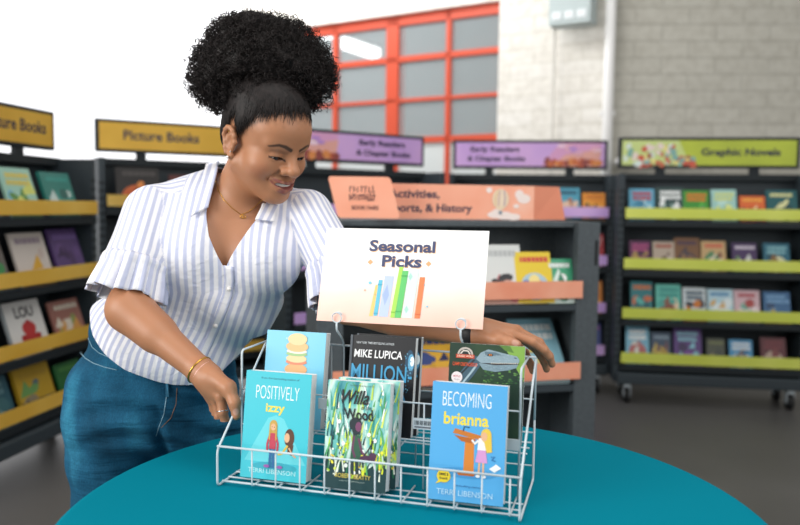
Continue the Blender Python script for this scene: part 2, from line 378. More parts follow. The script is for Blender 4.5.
def shelf_row(CM, zc, items, yb=-0.262, lean=18, group='', where='', kind='picture_book'):
    """items: (x, width, height above the strip middle, description, cover, title, figures)"""
    items = sorted(items, key=lambda q: q[0])
    for i, (x, w, top, desc, bg, ti, figs) in enumerate(items):
        _seed[0] += 1
        h = (top + 0.058) / math.cos(math.radians(lean)); t = 0.012 + 0.004 * (_seed[0] % 3)
        M = CM @ Matrix.Translation((x - w / 2, yb, zc - 0.060 + t * math.sin(math.radians(lean)) + .0005)) @ Matrix.Rotation(-math.radians(lean), 4, 'X')
        paperback(kind, M, w, h, t, cover_art(w, h, bg, ti, figs, _seed[0]), bg, bg, f'{desc}, {ORD[i]} {where}' if len(items) > 1 else f'{desc} {where}', group)
G1 = 'face-out books on the lime-signed bookcase'
def px_items(rows, c, sc, zc_px):
    return [((px - c) / sc, (wp) / sc, (zc_px - tp) / sc, *r) for px, wp, tp, *r in rows]
shelf_row(ME, 1.24, px_items([
    (639, 25, 190, 'light blue comic book with a red title', '5fa3c0', 'b03a4a', ['3d7f9e', 'b8d6e0', '2a5a70']),
    (667, 27, 188, 'white framed comic book with a dark forest picture', '2f4a48', 'e6eaea', ['1f3634', '8aa8a0', 'e0e4e4']),
    (692, 25, 191, 'green and black comic book with an orange title', '3f8f35', 'd8752c', ['5a4a6a', '2a2f30', '57b044']),
    (719, 24, 190, 'pale aqua comic book with a yellow splash', '9cc9c4', 'd0d880', ['b8dcd4', 'd8e08c', '7fb4b0']),
    (746, 24, 196, 'short orange comic book', 'd96a34', 'f2b04a', ['b0412f', '8a3a50', 'efd0a0']),
    (774, 29, 190, 'dark teal comic book with a cream panel', '1f5a5f', 'd8d89a', ['d8d8a0', '174247', '6a8a3a'])], 709, 157, 214), where='on the top lime-signed shelf', group=G1, kind='comic_book')
shelf_row(ME, .916, px_items([
    (636, 21, 243, 'dark magenta comic book', '5a2850', 'b04a80', ['7a3360', 'a88a50', '40203c']),
    (660, 22, 243, 'cream comic book with brown figures', 'b8a898', 'a84a3a', ['6f5a4c', 'd8ccc0', '96684a']),
    (683, 25, 239, 'brown framed comic book with a dark scene', '7a5638', '4a3850', ['4b4048', '8e6a4a', '38323c']),
    (709, 24, 242, 'tan comic book with a small crowd picture', 'c8a878', 'd85a4a', ['e8dcc8', '5a8a60', '8a5a48']),
    (739, 24, 243, 'purple comic book with white creatures', '4a3560', 'd8d0e0', ['6a8a60', 'd8dcd8', '3a2a4c']),
    (770, 25, 243, 'teal comic book with a cream roundel', '2a6a80', '8ac0c8', ['d8d8b0', '8a6a40', '205060'])], 707, 159, 265), where='on the second lime-signed shelf', group=G1, kind='comic_book')
shelf_row(ME, .593, px_items([
    (637, 22, 285, 'teal comic book with orange bands', '2a7a80', 'd0743c', ['206068', 'c86a40', '57b0a8']),
    (664, 25, 287, 'mint comic book with a brown hat figure', '62c0b0', '3a9a90', ['8a5040', 'e8ccb0', '4aa89c']),
    (690, 23, 290, 'navy and white comic book with an orange band', 'd0dce0', '2a4a60', ['d07a2a', '2a3440', 'b0843a']),
    (716, 25, 291, 'pale sky blue comic book', 'bcdce8', '4a90c0', ['e4f0f4', 'd8b070', '8cc0dc']),
    (742, 25, 291, 'pale pink comic book with red figures', 'd8b8c0', 'b8404a', ['e8dce0', 'b04a48', '7ab0a0']),
    (771, 26, 292, 'blue comic book with a yellow figure', '3a6a98', '7aa8d0', ['c8a83a', '2a4a70', '5a88b0'])], 705, 160, 316), where='on the third lime-signed shelf', group=G1, kind='comic_book')
shelf_row(ME, .300, px_items([
    (632, 24, 331, 'sky blue comic book with a street scene', '7ab8d0', 'f0f4f4', ['b86a6a', 'd8d8d0', '7a5a50']),
    (656, 20, 336, 'slate comic book with a golden ring', '3a5068', '8aa0b0', ['b09040', '6a4a50', 'c0a850']),
    (683, 28, 331, 'purple monster comic book with pale blue corners', '5a3a80', '8ac0d0', ['7a4aa0', '8ac8d8', '3c2858']),
    (711, 18, 341, 'small olive comic book', '4a5040', '7a8050', ['6a6a48', '3a4038', 'b0a068']),
    (736, 23, 341, 'bright blue comic book with white figures', '4a9ac8', 'e8f0f4', ['d8dce0', '6a5048', '2f7aa8']),
    (768, 25, 338, 'dark red comic book with a pale figure', '5a1f28', '7a3038', ['b8a090', '7a3a38', 'd0c0b0'])], 703, 161, 361.5), where='on the bottom lime-signed shelf', group=G1, kind='comic_book')
GA = 'face-out picture books on the angled yellow-signed bookcase'; wA = "on the angled bookcase's {} shelf"
shelf_row(MA, 1.24, [(-.27, .21, .19, 'slate picture book with a white animal', '4a6470', '7a98a0', ['dfe4e4', '8a8a70', 'c89a50']),
    (.02, .22, .18, 'pale green picture book with a meadow', '9ccab8', 'd8c860', ['5a9048', 'd0d870', '79b8d0']), (.32, .24, .17, 'teal picture book with a small sketch', '1f7a70', '2f9488', ['2b8a80', 'c0d4d0', '186058'])], group=GA, where=wA.format('top'))
shelf_row(MA, .916, [(-.22, .25, .19, 'grey-brown picture book with a green bird', '6a6560', 'a09890', ['3f8a50', '8a8078', 'c8c040']),
    (.10, .25, .20, 'cream picture book with a yellow bear', 'd0c8c0', '9a8a98', ['d8a838', 'c8b8b0', 'e0c060']), (.39, .24, .21, 'purple picture book with white page edges', '5a4478', '7a60a0', ['4a3560', '6a5088', '3a2a50'])], group=GA, where=wA.format('second'))
shelf_row(MA, .593, [(-.30, .26, .17, 'dark green picture book', '2a4a44', 'c8a898', ['b8684a', '3a5a50', 'd0c8c0']), (.37, .25, .17, 'flower-patterned picture book with a cream centre', '9a6a60', 'd0c8b8', ['d8d0c0', 'c0685a', '8a9a58', 'd09a50'])], group=GA, where=wA.format('third'))
lou = Art(.26, .27); lou.rect(0, 0, 1, 1, 'd9d9d6'); lou.text('LOU', .26, .70, .52, .2, '2a2c30', .03)
lou.poly([(.38, .08), (.70, .08), (.68, .5), (.40, .5)], 'b03030'); lou.ell(.54, .5, .19, .13, 'b83636'); lou.rect(.5, .58, .08, .07, 'a82c2c'); lou.ell(.34, .34, .08, .06, 'a42a2a'); lou.ell(.74, .34, .08, .06, 'a42a2a'); lou.rect(.32, .04, .44, .06, '982828')
paperback('picture_book', MA @ Matrix.Translation((-.08, -.262, .540)) @ Matrix.Rotation(-math.radians(18), 4, 'X'), .26, .27, .02, lou, 'b8c4c8', 'd9d9d6', 'white picture book with a red fire hydrant under three dark letters', GA)
shelf_row(MA, .300, [(-.22, .28, .17, 'dark teal picture book with a pale pattern', '2f5a66', '5a8088', ['7a9a98', '3f6a70', '244850']), (.10, .26, .21, 'yellow-edged picture book with a dark panel', 'b8962a', 'b09030', ['2a3034', '5a7078', '8a8068', '6a9a58']), (.38, .22, .14, 'green picture book', '2a6a38', '50904a', ['3a7a40', '1f5a30'])], group=GA, where=wA.format('bottom'))
GB_ = 'face-out picture books behind the woman'
shelf_row(MBc, 1.28, [(-.36, .26, .20, 'black picture book with an orange fox', '23201f', '4a4644', ['c8602a', '38302c', 'e08a40']), (-.05, .24, .16, 'dark red picture book', '5a2824', '8a5048', ['7a3830', '44201c'])], group=GB_, where='on the yellow-signed shelf behind the woman')
GC = 'face-out books on the lilac-signed bookcases'
shelf_row(MC, 1.24, [(.14, .16, .16, 'pink and yellow chapter book', 'b86a78', 'c04a50', ['d0b050', '5a8050', 'e0c8a0']), (.36, .16, .15, 'teal chapter book with a pale title', '3f7a88', 'a8c8cc', ['2f626e', '78a8ac'])], group=GC, where='on the top lilac shelf beyond her face', kind='chapter_book')
for zz, nm, cs in ((.916, 'second', ('a83038', 'd0a0a0')), (.593, 'third', ('c87a2a', 'e8c060')), (.300, 'bottom', ('3a4a88', '9a5aa0'))):
    shelf_row(MD, zz, [(.47, .13, .17, 'chapter book with %s cover' % {'second': 'a red', 'third': 'an orange', 'bottom': 'an indigo'}[nm], cs[0], cs[1], [cs[1], cs[0]])], group=GC, where=f'on the {nm} lilac shelf by the white brick', kind='chapter_book')
shelf_row(MD, 1.24, [(.27, .17, .16, 'blue chapter book with small figures', '4a98b0', '1f4a60', ['d8b8a0', '2a6a80', 'a86a4a']), (.455, .16, .13, 'orange chapter book with a bug', 'd98a2c', 'c0702a', ['3a2c28', 'e0a040'])], group=GC, where='on the top lilac shelf by the white brick', kind='chapter_book')

# ------------------------------------------------------------------ low double-sided island bookcase with the peach topper
MF = place(0.20, 3.16, 0, math.radians(14)); MFi = MF
fr = empty('island_bookcase', MF, 'low charcoal island bookcase under the peach topper sign behind the round table', 'bookcase')
hw = 0.54
for sx in (-1, 1):
    m = MB(); a, b = sorted((sx * (hw - 0.03), sx * hw)); m.box((a - (0 if sx > 0 else 0), -0.16, 0.06), (b, 0.34, 1.212), PANEL_G)
    a, b = sorted((sx * (hw - 0.07), sx * (hw + 0.025))); m.box((a, -0.20, 0.06), (b, -0.16, 1.212), PANEL_G)
    m.box((sx * (hw + 0.010) - 0.006, -0.2015, 1.04), (sx * (hw + 0.010) + 0.006, -0.1995, 1.14), mat('14171a', 0.8)); m.build('end_panel', fr, 0.006)
m = MB(); m.box((-hw, -0.17, 1.19), (hw, 0.34, 1.213), PANEL_G); m.build('top', fr, 0.004)
m = MB(); m.box((-hw, 0.10, 0.08), (hw, 0.12, 1.19), PANEL_G); m.build('back_panel', fr)
m = MB(); m.box((-hw, -0.17, 0.06), (hw, 0.34, 0.14), PANEL_G); m.build('base', fr)
for z, lean in ((.945, 18), (.62, 35)):
    m = MB(); m.box((-hw + .03, -.20, z - .085), (hw - .07, .10, z - .06), STEEL); sh = m.build('shelf', fr)
    m = MB(); m.box((-hw + .03, -.213, z - .034), (hw - .05, -.207, z + .034), S_PEA); m.build('label_strip', sh)
for x in (-.45, .45):
    for y in (-.1, .28):
        m = MB(); m.cyl((x - .015, y, .045), (x + .015, y, .045), .045, mat('191b1d', 0.6)); m.box((x - .02, y - .03, .05), (x + .02, y + .03, .07), WIRE); m.build('caster', fr)
GF = 'face-out books on the island bookcase'
shelf_row(MF, .945, [(.17, .17, .17, 'white activity book with a black swirl', 'd8dcda', 'b8bcbc', ['d0a090', '2a2c30', 'c06068']), (.305, .155, .14, 'yellow activity book with a blue puzzle', 'e6c92c', 'd04a3a', ['a8c8d8', 'd86a40', '4a70b0', 'f0e090']), (.415, .12, .115, 'green and white activity book', '3fa078', 'e8f0ec', ['d8ece4', '2a8060', 'f0f4f2'])], yb=-.19, group=GF, where='along the upper peach shelf', kind='activity_book')
shelf_row(MF, .62, [(-.28, .22, .12, 'navy activity book with orange stripe', '27306a', '4a5aa0', ['d8a030', '303a78', '1d2450']), (-.06, .2, .12, 'yellow and navy activity book', 'd8a838', '2a3a6a', ['24305a', 'c89830', '3a4a80']), (.15, .21, .14, 'red and green garden activity book', '6a8a3a', 'e0c040', ['b04a30', 'd0b040', '3a7a40', 'd86a3a']), (.36, .20, .17, 'pale blue activity book with a yellow dot', '8abccc', 'e8f0f0', ['a8d0d8', 'd8c050', '5a9ab0'])], yb=-.19, lean=42, group=GF, where='along the lower peach shelf', kind='activity_book')
# topper sign
ts = empty('topper_sign', MF @ Matrix.Translation((-.05, -0.10, 1.218)), 'peach folded topper sign with navy lettering standing on the low island bookcase', 'sign')
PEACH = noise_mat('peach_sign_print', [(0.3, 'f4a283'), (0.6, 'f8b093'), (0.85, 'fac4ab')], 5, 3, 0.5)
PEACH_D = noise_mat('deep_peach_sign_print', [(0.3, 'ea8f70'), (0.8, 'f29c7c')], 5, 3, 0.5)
a = Art(.64, .135); a.rect(0, 0, 1, 1, PEACH)
a.text('Activities,', .06, .56, .32, .28, NAVY, .03); a.text('Sports, & History', .06, .13, .53, .31, NAVY, .03)
for x, y, rx, ry in ((.755, .20, .035, .12), (.70, .86, .02, .08), (.93, .62, .045, .14), (.90, .74, .03, .14), (.80, .12, .06, .12), (.86, .08, .05, .1), (.74, .14, .05, .1), (.88, .40, .02, .06)): a.ell(x, y, rx, ry, 'f1e2dc')
a.ell(.775, .60, .055, .30, 'e9d3b4')
for k, c in enumerate(('e0bf90', 'c9a8a8', 'efdcc8', 'b8a0b0')): a.line([(.745 + k * .018, .40), (.74 + k * .022, .62), (.76 + k * .012, .86)], .008, c)
a.poly([(.76, .28), (.79, .28), (.795, .32), (.755, .32)], 'e9d3b4'); a.rect(.765, .15, .02, .10, '7a8a98')
m = MB(); m.box((-.27, -.004, 0), (.37, .004, .135), mat('e39a7c', 0.6)); a.emit(m, (-.27, -.0042, 0), (1, 0, 0), (0, 0, 1), (0, -1, 0), .0005); m.build('centre_board', ts)
m = MB(); k = [(.37, -.004, 0), (.535, .05, 0), (.505, .05, .135), (.37, -.004, .135)]
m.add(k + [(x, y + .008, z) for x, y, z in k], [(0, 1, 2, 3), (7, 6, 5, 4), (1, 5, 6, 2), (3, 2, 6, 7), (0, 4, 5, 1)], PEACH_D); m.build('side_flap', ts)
a = Art(.235, .15); P = []
def rc(cx, cy, r, a0):
    return [(cx + r / .235 * math.cos(a0 + t * PI / 8), cy + r / .15 * math.sin(a0 + t * PI / 8)) for t in range(5)]
out = rc(.94, .93, .012, 0) + rc(.06, .93, .012, PI / 2) + rc(.06, .07, .012, PI) + rc(.94, .07, .012, 1.5 * PI)
sk = lambda p: (p[0] - .16 * (p[1] - .5), p[1])
a.poly([sk(p) for p in out], PEACH)
rd = random.Random(3)
for row, (y, n) in enumerate(((.62, 7), (.42, 9))):
    for i in range(n):
        x = .27 + i * (.42 / n); hh = .13 + .04 * rd.random()
        a.rect(x, y + .02 * rd.random(), .016, hh, '4a2f38')
        if rd.random() < .8: a.rect(x, y + rd.choice((0, .06, .12)), .038, .03, '4a2f38')
a.text('BOOK FAIRS', .31, .20, .42, .10, '5a3a40', .01, 0)
m = MB(); a.emit(m, (0, 0, 0), (1, 0, 0), (0, 0, 1), (0, -1, 0), .0006)
pts = [(sk(p)[0] * .235, 0.0, sk(p)[1] * .15) for p in out]; n = len(pts)
m.add([(x, .006, z) for x, _, z in pts] + pts, [tuple(range(n))[::-1]] + [(i, (i + 1) % n, n + (i + 1) % n, n + i) for i in range(n)], mat('e39a7c', .6))
m.build('logo_board', ts, matrix=MF @ Matrix.Translation((-.505, -.150, 1.222)) @ Matrix.Rotation(math.radians(-14), 4, 'Z'))
# ------------------------------------------------------------------ round table and its cloth
TX, TY, TR, TZ = 0.031, 1.318, 0.603, 0.74
tb = empty('round_table', place(TX, TY), 'round folding table hidden under the fitted teal cloth', 'table')
m = MB(); m.lathe([(0, .70), (TR - .008, .70), (TR - .004, .705), (TR - .004, .73), (TR - .01, .7355), (0, .7355)], mat('b9b4aa', .6), 64); m.build('tabletop', tb)
for k in range(4):
    a = PI / 4 + k * PI / 2; c, s = math.cos(a), math.sin(a)
    m = MB(); m.tube([(.30 * c, .30 * s, .70), (.42 * c, .42 * s, .012)], .014, mat('8a8d90', .4, .8), 10); m.build('leg', tb)
def cloth(t, b):
    b.inputs['Base Color'].default_value = (*rgb('00788c'), 1); b.inputs['Roughness'].default_value = 0.9; b.inputs['Specular IOR Level'].default_value = 0.04
    tc = t.nodes.new('ShaderNodeTexCoord'); n = N(t, 'ShaderNodeTexNoise', Scale=700.0, Detail=2); t.links.new(tc.outputs['Object'], n.inputs['Vector'])
    bp = N(t, 'ShaderNodeBump', Strength=0.25, Distance=0.0006); t.links.new(n.outputs['Fac'], bp.inputs['Height']); t.links.new(bp.outputs[0], b.inputs['Normal'])
TEAL = node_mat('teal_stretch_cloth', cloth)
m = MB(); prof = [(0, .74), (TR * .5, .74), (TR - .02, .74)]
for k in range(7): a = PI / 2 * k / 6; prof.append((TR - .014 + .014 * math.sin(a), .726 + .014 * math.cos(a)))
rings = prof + [(TR - .01, .60), (TR - .03, .40), (TR - .03, .2), (TR - .01, .02)]
nn = 96; vs = []; fs = []
for j, (r, z) in enumerate(rings):
    for k in range(nn):
        a = 2 * PI * k / nn; w = max(0, .70 - z) * .045 * math.cos(4 * a + .4) ** 2
        vs.append(((r + w) * math.cos(a), (r + w) * math.sin(a), z))
for j in range(len(rings) - 1):
    for k in range(nn): fs.append((j * nn + k, (j + 1) * nn + k, (j + 1) * nn + (k + 1) % nn, j * nn + (k + 1) % nn))
m.add(vs, fs, TEAL, True); tag(m.build('tablecloth', matrix=place(TX, TY)), 'teal stretch cloth fitted over the round table', 'tablecloth')

# ------------------------------------------------------------------ wire display rack; local x along its front, y away from the viewer
DA = np.array((-0.3355, 1.4173, TZ)); dux = np.array((0.9629, -0.2697, 0)); duy = np.array((0.2697, 0.9629, 0))
DM = frame(DA, dux, duy, (0, 0, 1)); RW = 0.5613; RD = 0.212
rk = empty('wire_display_rack', DM, 'two-tier silver wire tabletop rack holding paperbacks on the teal table', 'display rack')
r1, r2 = .0022, .0016
def rounded(P, r=.01, n=4):
    out = [P[0]]
    for a, b, c in zip(P, P[1:], P[2:]):
        a, b, c = Vector(a), Vector(b), Vector(c); u = (a - b); v = (c - b); d = min(r, u.length / 2, v.length / 2); u.normalize(); v.normalize()
        for k in range(n + 1):
            t = k / n; out.append(tuple((b + u * d) * (1 - t) ** 2 + b * 2 * t * (1 - t) + (b + v * d) * t * t))
    return out + [P[-1]]
for x in (0.0, RW):
    m = MB(); m.tube(rounded([(x, RD, .12), (x, RD, .0024), (x, 0, .0024), (x, 0, .07), (x, RD, .2415), (x, RD, .12)]), r1, WIRE); m.build('side_frame', rk)
m = MB(); xl, xr, yd = .002, RW - .014, .095
m.tube(rounded([(xl, RD, .2415), (xl, yd, .2415), (xl, yd, .004)]), r1, WIRE); m.tube(rounded([(xr, RD, .2415), (xr, yd, .2415), (xr, yd, .004)]), r1, WIRE)
for z in (.030, .095, .165): m.tube([(xl, yd, z), (xr, yd, z)], r2, WIRE)
for k in range(5): m.tube([(.10 + k * .0905, yd, .004), (.10 + k * .0905, yd, .165)], r2, WIRE)
m.build('tier_divider', rk)
m = MB(); m.tube([(0, 0, .078), (RW, 0, .078)], .0021, WIRE); m.tube([(0.004, .012, .0085), (RW - .004, .012, .0085)], .0021, WIRE)
for k in range(11):
    x = .0701 + k * .0474; m.tube(rounded([(x, .001, .079), (x, .001, .009), (x, .10, .0065)], .006, 3), r2, WIRE)
m.build('front_lip', rk)
m = MB()
for z in (.03, .095, .16, .2415): m.tube([(0, RD, z), (RW, RD, z)], r2 if z < .24 else r1, WIRE)
for k in range(6): m.tube([(.055 + k * .0905, RD, .004), (.055 + k * .0905, RD, .2415)], r2, WIRE)
m.build('back_grid', rk)
m = MB()
for y in (.04, .07): m.tube([(.002, y, .0065), (RW - .002, y, .0065)], r2, WIRE)
for y in (.115, .15, .185): m.tube([(.002, y, .083), (RW - .002, y, .083)], r2, WIRE)
for k in range(6): x = .055 + k * .0905; m.tube([(x, yd, .081), (x, RD, .081)], r2, WIRE)
m.build('tray', rk)
# price channel clips along the divider
for x0, x1, z, bc in ((.352, .392, .128, 1), (.165, .192, .150, 0), (.523, .548, .105, 0), (.395, .41, .172, 0)):
    m = MB(); m.box((x0, yd - .006, z - .010), (x1, yd - .003, z + .010), mat('c9d3d8', .4))
    if bc:
        for k in range(13): m.box((x0 + .003 + k * .0026, yd - .0064, z - .002), (x0 + .003 + k * .0026 + (.0016 if k % 3 else .0009), yd - .006, z + .006), mat('30343a', .5))
        m.box((x0 + .003, yd - .0064, z - .0075), (x1 - .006, yd - .006, z - .0045), mat('6a7078', .5))
    m.build('price_tag', rk)
SY = .172
for x in (.1721, .4226):
    m = MB(); R = .0098
    m.tube(rounded([(x, RD, .095), (x, RD, .25), (x, SY - .004, .280), (x, SY - .004, .3035 - R)], .02, 6), r1, WIRE)
    m.tube([(x + R * math.sin(2 * PI * k / 24), SY - .004, .3045 - R * math.cos(2 * PI * k / 24)) for k in range(24)], .0014, WIRE, 8, True)
    m.tube([(x + R * math.sin(2 * PI * k / 24), SY + .005, .3045 - R * math.cos(2 * PI * k / 24)) for k in range(24)], .0014, WIRE, 8, True)
    m.tube([(x, SY - .004, .3045 - R), (x, SY + .005, .3045 - R)], .0014, WIRE, 6)
    m.build('sign_clip', rk)
# ------------------------------------------------------------------ the card sign
sw, sh_ = .3365, .193
def card(t, b):
    tc = t.nodes.new('ShaderNodeTexCoord'); sp = t.nodes.new('ShaderNodeSeparateXYZ'); t.links.new(tc.outputs['Object'], sp.inputs[0])
    ns = N(t, 'ShaderNodeTexNoise', Scale=9.0, Detail=4); t.links.new(tc.outputs['Object'], ns.inputs['Vector'])
    ma = N(t, 'ShaderNodeMath', operation='MULTIPLY_ADD'); ma.inputs[1].default_value = .06; t.links.new(ns.outputs['Fac'], ma.inputs[0]); t.links.new(sp.outputs['Z'], ma.inputs[2])
    r = ramp(t, ma.outputs[0], [(.03, 'f3c3b2'), (.085, 'f6d8cc'), (.118, 'f7eae3'), (.128, 'f4f1ef'), (.2, 'f5f5f4')]); t.links.new(r.outputs[0], b.inputs['Base Color']); b.inputs['Roughness'].default_value = .35
CARD = node_mat('washed_peach_card', card)
a = Art(sw, sh_); a.rect(0, 0, 1, 1, CARD)
INK, SHAD = '3c4468', 'e3b487'
def slab(a, s, x, y, w, h):
    for dx, dy, c in ((.004, -.008, SHAD), (0, 0, INK)): a.text(s, x + dx, y + dy, w, h, c, .034)
slab(a, 'Seasonal', .285, .755, .405, .125); slab(a, 'Picks', .372, .595, .242, .125)
# slab serifs on the upright stems
def serifs(L):
    for x, y, w in L: a.rect(x, y, w, .018, INK)

for x, y in ((.300, .640), (.657, .640)): a.poly([(x, y - .03), (x + .018, y), (x, y + .03), (x - .018, y)], 'd9a878')
def spine(x0, x1, y0, y1, lean, c): a.poly([(x0, y0), (x1, y0), (x1 + lean, y1), (x0 + lean, y1)], c)
spine(.325, .348, .075, .40, .022, 'f2c777'); spine(.352, .376, .08, .455, .012, '5fbcd6'); spine(.383, .44, .075, .50, .016, 'b9c9e6')
a.poly([(.415, .19), (.435, .30), (.420, .41), (.395, .30)], '9fb4de')
spine(.455, .48, .07, .60, .028, 'a7d957'); spine(.482, .518, .07, .56, .022, '5fc26c'); spine(.523, .585, .075, .58, .02, 'd5ece4'); spine(.600, .632, .075, .50, .012, 'e8804f')
for y in (.16, .50): a.poly([(.545 + .02 * y, y - .04), (.558 + .02 * y, y), (.545 + .02 * y, y + .04), (.532 + .02 * y, y)], 'a5d6c8')
for x0, x1, y, c in ((.352, .376, .10, '3fa5c4'), (.360, .388, .40, '3fa5c4'), (.457, .482, .12, '7fbf3a'), (.484, .52, .13, '46a858'), (.50, .536, .50, '46a858'), (.601, .633, .11, 'd2663c')): a.rect(x0, y, x1 - x0, .012, c)
for x, y, r, c in ((.312, .42, .010, '7fc8dc'), (.645, .42, .004, '7fc8dc'), (.285, .34, .006, 'eda58a'), (.67, .20, .006, '7fc8dc'), (.35, .30, .004, 'eda58a')): a.ell(x, y, r, r * 1.6, c, 12)
m = MB(); m.box((0, 0, 0), (sw, .0012, sh_), WHITE); a.emit(m, (0, 0, 0), (1, 0, 0), (0, 0, 1), (0, -1, 0), .00015)
SM = DM @ Matrix.Translation((.1275, SY, .2960)) @ Matrix.Rotation(-math.radians(17), 4, 'X') @ Matrix.Rotation(math.radians(0), 4, 'Y')
tag(m.build('card_sign', matrix=SM), 'white and peach card sign with navy lettering clipped above the wire rack', 'sign')

# ------------------------------------------------------------------ the paperbacks in the rack
def rack_book(x, y, z, lean, yaw, *args, **kw):
    M = DM @ Matrix.Translation((x, y, z)) @ Matrix.Rotation(math.radians(yaw), 4, 'Z') @ Matrix.Rotation(-math.radians(lean), 4, 'X')
    return paperback('paperback_book', M, *args, group='paperbacks in the wire rack', **kw)
SKIN1, HAIRB = 'e8b48a', '5a3420'
# teal cover, two small figures under a spotlight
w, h = .1335, .200; a = Art(w, h); a.rect(0, 0, 1, 1, '3cc3d2')
a.poly([(.05, .16), (.98, .16), (.62, .57), (.50, .60), (.38, .57)], '66d3dd'); a.ell(.52, .12, .34, .045, '2fa9bb')
a.text('from the bestselling author of', .24, .925, .58, .024, '1d4a66', .0)
a.text('POSITIVELY', .17, .745, .66, .125, 'f2fbfa', -.012); a.text('izzy', .335, .60, .29, .105, 'f3dc52', .022)
a.text('TERRI LIBENSON', .12, .055, .72, .042, 'bdeef0', .0)
def girl(a, x, y, s, hair, top, legs, skin):
    X = lambda k: x + k * s * 1.75
    a.ell(x, y + .74 * s, .115 * s, .10 * s, hair, 16); a.poly([(X(-.062), y + .74 * s), (X(.062), y + .74 * s), (X(.07), y + .50 * s), (X(-.07), y + .50 * s)], hair)
    a.line([(X(-.026), y), (X(-.024), y + .36 * s)], .075 * s, legs); a.line([(X(.028), y), (X(.026), y + .36 * s)], .075 * s, legs)
    a.poly([(X(-.055), y + .33 * s), (X(.058), y + .33 * s), (X(.05), y + .61 * s), (X(-.045), y + .61 * s)], top)
    a.line([(X(-.045), y + .59 * s), (X(-.085), y + .42 * s), (X(-.08), y + .30 * s)], .055 * s, top); a.line([(X(.045), y + .59 * s), (X(.09), y + .42 * s), (X(.085), y + .30 * s)], .055 * s, top)
    a.ell(X(-.08), y + .285 * s, .03 * s, .018 * s, skin, 10); a.ell(X(.085), y + .285 * s, .03 * s, .018 * s, skin, 10)
    for k in (-1, 1): a.poly([(X(k * .035), y + .76 * s), (X(k * .062), y + .74 * s), (X(k * .066), y + .50 * s), (X(k * .045), y + .47 * s)], hair)
    a.ell(x, y + .715 * s, .072 * s, .062 * s, skin, 16)
    for k in (-1, 1): a.ell(X(k * .018), y + .715 * s, .013 * s, .009 * s, '3a2a28', 8)
a.ell(.72, .40, .075, .085, HAIRB, 18); a.poly([(.70, .34), (.79, .34), (.77, .24), (.70, .26)], HAIRB); a.ell(.685, .40, .04, .045, SKIN1, 14); a.line([(.70, .33), (.62, .25), (.56, .24)], .03, 'e2c04c'); a.line([(.72, .31), (.78, .25), (.83, .225)], .022, SKIN1)
girl(a, .47, .11, .53, 'c9a24a', 'c23b52', '2d6ea3', SKIN1)
a.ell(.40, .125, .045, .015, '9a58a6', 10); a.ell(.60, .125, .045, .015, '9a58a6', 10)
rack_book(.0305, .030, .0135, 8.5, 0, w, h, .026, a, '2fb0c4', label='bright teal paperback with white and yellow title standing in the front tier')
# painterly green forest cover, two copies
def forest(w, h, seed):
    rd = random.Random(seed); a = Art(w, h)
    a.rect(0, 0, 1, 1, noise_mat('painted_forest', [(0.28, '1c7f8e'), (0.42, '6fc3bd'), (0.55, 'd5efe2'), (0.66, 'a9d87c'), (0.8, '4fa86a')], 5, 5, 0.4, (5, 1, 1.4), dist=1.5))
    a.poly([(0, 0), (1, 0), (1, .22), (.85, .27), (.66, .18), (.4, .24), (.2, .30), (0, .26)], '123c40')
    for i in range(210):
        x, y = rd.random(), .10 + .8 * rd.random(); L = .06 + .16 * rd.random(); an = rd.uniform(-.5, .5)
        if .3 < x < .62 and y > .5 and rd.random() < .8: continue
        a.line([(min(.99, max(.01, x)), y), (min(.99, max(.01, x + L * an * .5)), min(.98, y + L * .6)), (min(.99, max(.01, x + L * an * 1.2)), min(.99, y + L))], [.028, .018, .003], rd.choice(['e8f26a', 'c8e04a', '2f9a8c', '126068', 'f6faf0', '4aa05a', '8fd0c8', '0f4a52', 'ffffff'] if y > .45 else ['e8f03a', 'b8dc3c', '0f4a52', '123c40', 'f2f7e6', '57b06a', '2a7a50']))
    for i in range(46): a.ell(rd.random() * .94 + .03, .16 + .26 * rd.random(), .012 + .02 * rd.random(), .008 + .013 * rd.random(), rd.choice(['f3e94a', 'e3f06a', 'fdfdf0', 'b8dc3c', 'f0d030']), 8, rd.random() * 3)
    for x, y in ((.22, .62), (.30, .42), (.70, .52), (.62, .36), (.36, .22), (.80, .47), (.52, .28)): a.ell(x, y, .03, .02, 'f6fbf4', 12)
    # small dark figure
    a.line([(.47, .14), (.46, .30)], .05, '24383c'); a.line([(.55, .15), (.52, .30)], .05, '24383c')
    a.poly([(.42, .26), (.60, .27), (.55, .50), (.45, .52)], '2f5c46'); a.line([(.47, .50), (.45, .38), (.50, .30)], .035, '6a3a58'); a.line([(.54, .48), (.60, .36), (.66, .32)], .035, '6a3a58')
    a.ell(.48, .605, .10, .065, '1c2c33', 18); a.poly([(.38, .62), (.46, .50), (.56, .52), (.57, .60)], '1c2c33'); a.ell(.53, .585, .05, .045, '7a4266', 16)
    a.line([(.58, .26), (.70, .38), (.78, .47)], .018, '1b2428'); a.ell(.70, .30, .13, .03, '53304e', 14); a.ell(.78, .33, .06, .03, '53304e', 12); a.line([(.6, .3), (.58, .22)], .02, '53304e'); a.line([(.8, .3), (.82, .24)], .02, '53304e')
    a.text('by the bestselling author', .36, .955, .38, .016, '44585a', .005)
    a.text('Willa', .18, .79, .48, .13, '14191d', .02, .12); a.text('of the', .55, .745, .16, .04, '4a5a58', .01, .1); a.text('Wood', .30, .645, .46, .105, '14191d', .02, -.05)
    a.text('ROBERT BEATTY', .20, .105, .56, .042, 'd9c25a', .01); a.text('author of the bestselling series', .27, .07, .4, .016, 'b8c8c0', .0)
    return a
w, h = .1205, .195
rack_book(.1975, .029, .0125, 8.5, 0, w, h, .0235, forest(w, h, 5), 'b8c2c4', label='green painted forest paperback with dark script title, the copy in front')
